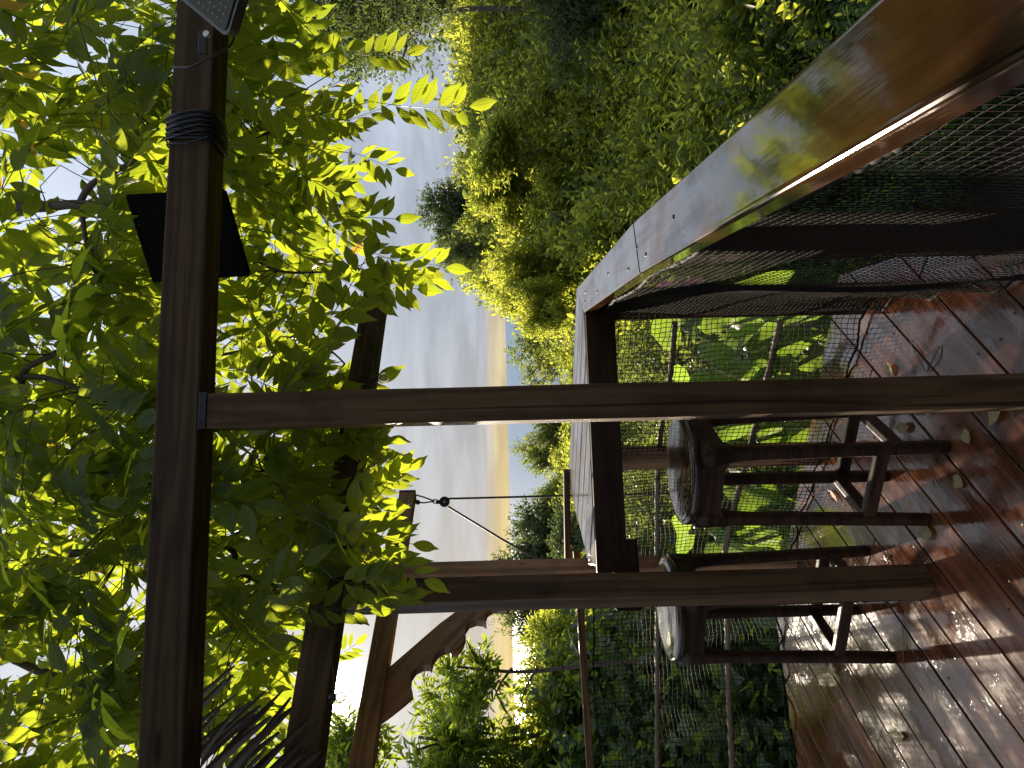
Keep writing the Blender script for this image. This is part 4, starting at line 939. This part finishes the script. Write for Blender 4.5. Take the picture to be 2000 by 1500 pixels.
bl([T2, Vector((1.2, 3.4, 4.3)), at(-40, 390, 2.75), at(60, 403, 2.6), at(160, 394, 2.55), at(250, 396, 2.5), at(330, 400, 2.5)], 0.030, 0.008)
bl([at(155, 398, 2.56), at(175, 358, 2.55), at(230, 325, 2.55), at(330, 285, 2.55), at(430, 285, 2.6), at(520, 262, 2.7)], 0.013, 0.006)
bl([at(160, 398, 2.56), at(165, 460, 2.55), at(185, 530, 2.55), at(230, 600, 2.6)], 0.010, 0.004)
bl([T1, at(-120, 210, 3.2), at(0, 160, 3.1), at(55, 140, 3.1), at(75, 90, 3.1), at(100, 10, 3.1)], 0.02, 0.006)
bl([T2, Vector((0.7, 3.6, 4.6)), at(-20, 768, 2.75), at(60, 722, 2.65), at(150, 665, 2.6), at(165, 640, 2.6)], 0.022, 0.006)
bl([at(35, 738, 2.68), at(100, 740, 2.6), at(190, 770, 2.55), at(270, 810, 2.5), at(400, 905, 2.5), at(520, 915, 2.5)], 0.011, 0.004)
bl([Vector((0.7, 3.6, 4.6)), at(-20, 775, 3.8), at(130, 745, 3.8), at(250, 725, 3.7), at(460, 690, 3.6), at(600, 640, 3.5)], 0.022, 0.005)
bl([T2, Vector((0, 3.6, 4.5)), at(0, 830, 3.2), at(80, 880, 3.1), at(110, 985, 3.0)], 0.02, 0.004)
bl([Vector((0, 3.6, 4.5)), at(-40, 1100, 3.0), at(150, 1080, 2.9), at(430, 1060, 2.8), at(470, 1110, 2.75), at(560, 1150, 2.7), at(700, 1160, 2.7)], 0.022, 0.005)
bl([at(430, 1060, 2.8), at(540, 1000, 2.8), at(640, 960, 2.8), at(740, 930, 2.8)], 0.010, 0.003)
bl([Vector((0, 3.6, 4.5)), Vector((-1.0, 3.2, 3.7)), at(50, 1300, 3.2), at(200, 1360, 3.1), at(320, 1420, 3.1), at(420, 1480, 3.1)], 0.028, 0.006)
bl([at(440, 285, 3.15), at(520, 340, 3.1), at(600, 430, 3.0)], 0.007, 0.003)
bl([at(470, 490, 3.1), at(540, 520, 3.0), at(640, 530, 2.95), at(720, 540, 2.9)], 0.008, 0.003)
bl([at(330, 400, 3.2), at(420, 460, 3.1), at(470, 490, 3.1)], 0.010, 0.008)
bl([at(600, 640, 3.5), at(660, 700, 3.4), at(700, 760, 3.3)], 0.006, 0.003)
# leaves -------------------------------------------------------------
EDGE_Y = [-80, 0, 60, 130, 200, 260, 330, 400, 470, 540, 600, 650, 700, 800, 860, 930, 990, 1050, 1110, 1160, 1220, 1300, 1400, 1500, 1600]
EDGE_X = [560, 570, 600, 660, 720, 720, 710, 720, 730, 740, 660, 650, 660, 690, 760, 780, 760, 740, 740, 720, 650, 600, 590, 560, 560]
def edge_el(az):      # lower rim of the canopy, as an elevation by bearing
    y = 750-math.tan(R(az))*FOC; x = float(np.interp(y, EDGE_Y, EDGE_X)); return math.degrees(math.atan2(985-x, FOC))
cands = []
def add_leaf(p, d, n, sc, q): cands.append((p, d, n, sc, q))
# named sprays hanging clear of the mass: (base, tip) in sight-line notation
for (bx, by, tx, ty, Y, q, sc) in [(720, 200, 945, 225, 2.45, 3, 1.05), (690, 300, 780, 330, 2.7, 2, 1.0), (640, 420, 800, 440, 2.6, 0, 1.0), (700, 480, 870, 555, 2.5, 6, 1.0), (690, 530, 850, 575, 2.55, 4, 1.0), (640, 250, 780, 215, 2.6, 1, 1.0),
                                   (560, 620, 650, 660, 3.0, 2, 0.9), (550, 690, 650, 720, 3.1, 1, 0.9), (640, 775, 770, 740, 3.1, 7, 0.8), (640, 860, 760, 850, 2.5, 0, 1.0), (680, 930, 790, 890, 2.4, 2, 1.0), (700, 960, 800, 940, 2.35, 5, 1.0),
                                   (690, 1030, 790, 1060, 2.1, 5, 1.05), (720, 1080, 830, 1120, 2.0, 2, 1.0), (650, 1130, 760, 1165, 2.0, 0, 1.0), (560, 1180, 720, 1220, 2.1, 1, 1.0), (560, 130, 700, 90, 2.7, 0, 1.0), (590, 210, 720, 250, 2.6, 4, 1.0),
                                   (700, 110, 800, 110, 2.5, 2, 1.0), (600, 360, 720, 330, 2.8, 5, 1.0), (620, 520, 760, 600, 2.7, 0, 1.0), (520, 560, 640, 640, 2.9, 1, 1.0), (700, 520, 800, 590, 2.6, 2, 1.0), (740, 500, 900, 530, 2.55, 0, 1.0), (640, 1290, 700, 1260, 3.6, 2, 0.9)]:
    a = at(bx, by, Y+0.08); b = at(tx, ty, Y-0.05); d = b-a; vdir = (a-Vector((0, 0, EYE))).normalized()
    n = -vdir+Vector((random.uniform(-.5, .5), 0, random.uniform(-.1, .5))); add_leaf(a, d, n, min(1.25, max(0.7, d.length/([0.34, 0.36, 0.28, 0.42, 0.35, 0.27, 0.40, 0.20][q]+0.11))), q)
named = len(cands)
n_tot = 1230
while len(cands) < n_tot:
    az = random.uniform(-33, 33); Y = 2.25+2.6*random.random()**1.3
    lo = edge_el(az)+random.uniform(0, 5)*random.random()
    el = lo+(46-lo)*random.random()**1.05
    z = EYE+math.tan(R(el))*Y/math.cos(R(az)); X = math.tan(R(az))*Y
    # gaps where the sky shows
    g_ = noise.noise(Vector((az*0.14, el*0.16, 2.0)))
    if g_ > 0.36 and random.random() < 0.85: continue
    p = Vector((X, Y, z)); a = random.uniform(0, 2*math.pi)
    dip = random.uniform(0.25, 1.3) if random.random() < 0.8 else random.uniform(-0.2, 0.4)
    d = Vector((math.cos(a), math.sin(a)*0.8-0.1, -dip)).normalized(); n = Vector((random.gauss(0, .4), -0.75+random.gauss(0, .35), 0.5+random.gauss(0, .35)))
    tip_ = p+d*0.42; ex, ey = see(tip_)
    if ex > float(np.interp(ey, EDGE_Y, EDGE_X)): continue
    tip_ = p+d*0.42; by = lambda q_: q_.y-(1.92+0.156*q_.x)
    if min(by(p), by(tip_)) < 0.13: continue
    if min(p.y, tip_.y) < 2.5 and 1.9 < p.z < 2.75 and 0.15 < p.x < 0.85: continue
    add_leaf(p, d, n, random.uniform(0.9, 1.2), random.randrange(8))
# beyond the frame so that the tree goes on
for _ in range(220):
    az = random.choice((-1, 1))*random.uniform(33, 75); Y = random.uniform(1.6, 4); r_ = Y; p = Vector((math.sin(R(az))*r_*1.2, math.cos(R(az))*r_*1.2, random.uniform(2.5, 4.4)))
    a = random.uniform(0, 6.28); add_leaf(p, Vector((math.cos(a), math.sin(a), -0.7)), Vector((random.gauss(0, .3), random.gauss(0, .3), 1)), 1.0, random.randrange(8))
order = sorted(range(len(cands)), key=lambda i: (0 if i < named else (1 if abs(cands[i][0].x/cands[i][0].y) < 0.58 else 2), cands[i][0].length))
near, rest = order[:300], order[300:]
for i in near:
    p, d, n, sc, q = cands[i]; o = bpy.data.objects.new('leaf', FM[q]); COL.objects.link(o); o.parent = oak; o.matrix_basis = Matrix.Translation(-oak.location) @ orient(p, d, n, sc)
VV = []; FF = []; UU = []; base = 0
for i in rest:
    p, d, n, sc, q = cands[i]; m4 = np.array(orient(p, d, n, sc)); va, fa_, ua = FA_[q]
    VV.append(va @ m4[:3, :3].T+m4[:3, 3]-np.array(oak.location)); FF += [tuple(base+k for k in f) for f in fa_]; UU.append(ua); base += len(va)
me = bpy.data.meshes.new('foliage'); me.from_pydata(np.concatenate(VV).tolist(), [], FF); uv = me.uv_layers.new(name='UVMap'); lv = np.empty(len(me.loops), np.int32); me.loops.foreach_get('vertex_index', lv)
uv.data.foreach_set('uv', np.concatenate(UU)[lv].ravel()); me.polygons.foreach_set('use_smooth', [True]*len(me.polygons)); link('foliage', me, M['canopy'], oak, kind='stuff')
# twigs joining leaves to the nearest limb
V = []; F = []
allbp = [p for path in BP for p in path]
for i in order[:420]:
    p = cands[i][0]; q = min(allbp, key=lambda b_: (b_-p).length_squared); L_ = (q-p).length
    if L_ > 0.9: continue
    TV, TF = tube_geo([q, (p+q)/2+Vector((0, 0, 0.04+0.05*L_)), p], [0.003, 0.0022, 0.0016], 4); b = len(V); V += [tuple(v-oak.location) for v in TV]; F += [tuple(b+k for k in f) for f in TF]
me = bpy.data.meshes.new('twigs'); me.from_pydata(V, [], F); link('twigs', me, M['bark'], oak, kind='stuff')

# ------------------------------------------------------------------ dried palm thatch at upper left
M['thatch'] = plain('dry_thatch', (0.09, 0.065, 0.04), 0.9, nscale=14, amt=0.8, bump=0.02)
th = thing('palm_thatch_roof', 'dark dried palm thatch roof edge poking down beneath the front beam near the sun glare', 'thatch', at(390, 1560, 1.95))
rc = [Vector((-1.55, 1.7, 2.28)), Vector((1.5, 0.25, 3.05)), (Vector((1.9, -4.0, 3.25))), Vector((-1.9, -4.0, 2.45))]
bm = bmesh.new(); lo = [bm.verts.new(p-Vector(th.location)) for p in rc]; f = bm.faces.new(lo); ret = bmesh.ops.extrude_face_region(bm, geom=[f])
for v in [g for g in ret['geom'] if isinstance(g, bmesh.types.BMVert)]: v.co.z += 0.18
bmesh.ops.recalc_face_normals(bm, faces=bm.faces); link('thatch_layer', bm_mesh(bm, 'thatch_layer'), M['thatch'], th)
for q in range(7):
    a = rc[0].lerp(rc[3], q/6.3+0.02); b = rc[1].lerp(rc[2], q/6.3+0.02); bar('rafter', a-Vector((0, 0, 0.04)), b-Vector((0, 0, 0.04)), 0.06, 0.08, M['post'], th)
tips = [(458, 1300), (462, 1356), (490, 1370), (553, 1348), (518, 1350), (577, 1377), (607, 1398), (591, 1451), (626, 1468), (440, 1330), (535, 1372), (560, 1395), (500, 1395), (610, 1425), (470, 1410), (545, 1430), (520, 1460), (585, 1478), (640, 1500), (430, 1385), (600, 1410), (480, 1440), (455, 1318), (470, 1375), (508, 1378), (568, 1362), (528, 1400), (556, 1452), (495, 1425), (572, 1432), (618, 1450), (604, 1490), (445, 1420), (636, 1476)]
for i, (tx, ty) in enumerate(tips):
    Y = 1.93+0.10*random.random(); T = at(tx, ty, Y); k = (i % 9)/9; Bp = at(tx-150-random.random()*60, ty+190+random.random()*60, Y+0.05); mid = (T+Bp)/2+Vector((0, 0, 0.02+0.02*random.random()))
    path = catmull([Bp, mid, T], 5); V = []; F = []
    dv = (T-Bp).normalized(); s = dv.cross(Vector((0.2*random.random(), 1, 0.3))).normalized(); w = random.uniform(0.009, 0.017)
    n_ = s.cross(dv)
    for j, p in enumerate(path):
        f = 1-0.75*(j/(len(path)-1))**3; V += [p+s*w*f, p+n_*w*0.6*f, p-s*w*f]
        if j: a = (j-1)*3; F += [(a, a+1, a+4, a+3), (a+1, a+2, a+5, a+4)]
    me = bpy.data.meshes.new('palm_strip'); me.from_pydata([tuple(v-th.location) for v in V], [], F); link('palm_strip', me, M['palm'], th)

# ------------------------------------------------------------------ fallen leaves and twigs on the deck
def fallen(x, y, L, W, ang, mat, label, curl=0.25, lift=0.006):
    p = at(x, y, 1.0); d = p-Vector((0, 0, EYE)); t_ = -EYE/d.z; g = Vector((0, 0, EYE))+d*t_
    V = []; F = []; UV = []
    n = 8; prof = [0.05, 0.5, 0.82, 0.98, 1.0, 0.9, 0.66, 0.34, 0.02]
    for i in range(n+1):
        u_ = i/n; w = W*0.5*prof[i]; xx = (u_-0.5)*L
        for v_ in (-1, -0.5, 0, 0.5, 1):
            V.append((xx, v_*w, lift+curl*abs(v_)**2*w+curl*0.4*(u_-0.5)**2*L+0.0012*math.sin(u_*40))); UV.append((u_, (v_+1)/2))
    for i in range(n):
        for j in range(4): a = i*5+j; F.append((a, a+1, a+6, a+5))
    me = bpy.data.meshes.new('fallen_leaf'); me.from_pydata(V, [], F); uv = me.uv_layers.new(name='UVMap')
    for lp_ in me.loops: uv.data[lp_.index].uv = UV[lp_.vertex_index]
    me.polygons.foreach_set('use_smooth', [True]*len(F)); o = link('fallen_leaf', me, mat, None, label, 'leaf', 'fallen leaves on the deck'); o.location = (g.x, g.y, 0.001); o.rotation_euler = (0, 0, R(ang)); return o
fallen(1629, 968, 0.105, 0.036, 70, M['orange'], 'bright orange dry leaf lying behind the fully visible stool')
fallen(1893, 851, 0.05, 0.045, 20, M['litter'], 'small round pale leaf between the fully visible stool and the slender post')
fallen(1876, 939, 0.055, 0.045, 60, M['litter'], 'small crumpled pale leaf in front of the fully visible stool')
fallen(1811, 1040, 0.085, 0.055, 100, M['litter'], 'broad pale leaf touching the foot of the fully visible stool')
fallen(1754, 1437, 0.13, 0.035, 115, M['litter'], 'long narrow pale leaf on the wet sunlit planks')
fallen(1627, 1305, 0.07, 0.055, 45, M['litter'], 'rounded wet leaf beyond the half-hidden stool')
fallen(1768, 835, 0.09, 0.04, 95, M['litter'], 'curled pale leaf beside the slender post', 0.6)
fallen(1950, 803, 0.10, 0.05, 150, M['litter'], 'pale leaf with dark veins at the foot of the slender post')
fallen(1741, 722, 0.06, 0.045, 30, M['litter'], 'greyish wet leaf partly behind the slender post')
fallen(1815, 803, 0.05, 0.025, 80, M['litter'], 'small curled brown leaf by the slender post')
fallen(1732, 1092, 0.045, 0.02, 60, M['litter'], 'tiny brown leaf by the counter post foot')
def gp_(x, y, z=0.004):
    d = at(x, y, 1.0)-Vector((0, 0, EYE)); t_ = (z-EYE)/d.z; return Vector((0, 0, EYE))+d*t_
tube('twig', catmull([gp_(1777, 664), gp_(1788, 690, 0.012), gp_(1808, 726, 0.006)], 4), 0.0016, M['bark'], n=5, label='thin forked twig on the planks between post and railing net', cat='twig')
tube('twig', catmull([gp_(1835, 676), gp_(1823, 700, 0.012), gp_(1811, 725, 0.006)], 4), 0.0024, M['bark'], n=5, label='rough dark twig bridging a plank joint near the slender post', cat='twig')
tube('twig', catmull([gp_(1762, 1213), gp_(1765, 1260, 0.008), gp_(1764, 1300, 0.004)], 4), 0.0016, M['bark'], n=5, label="thin twig before the half-hidden stool's foot", cat='twig')
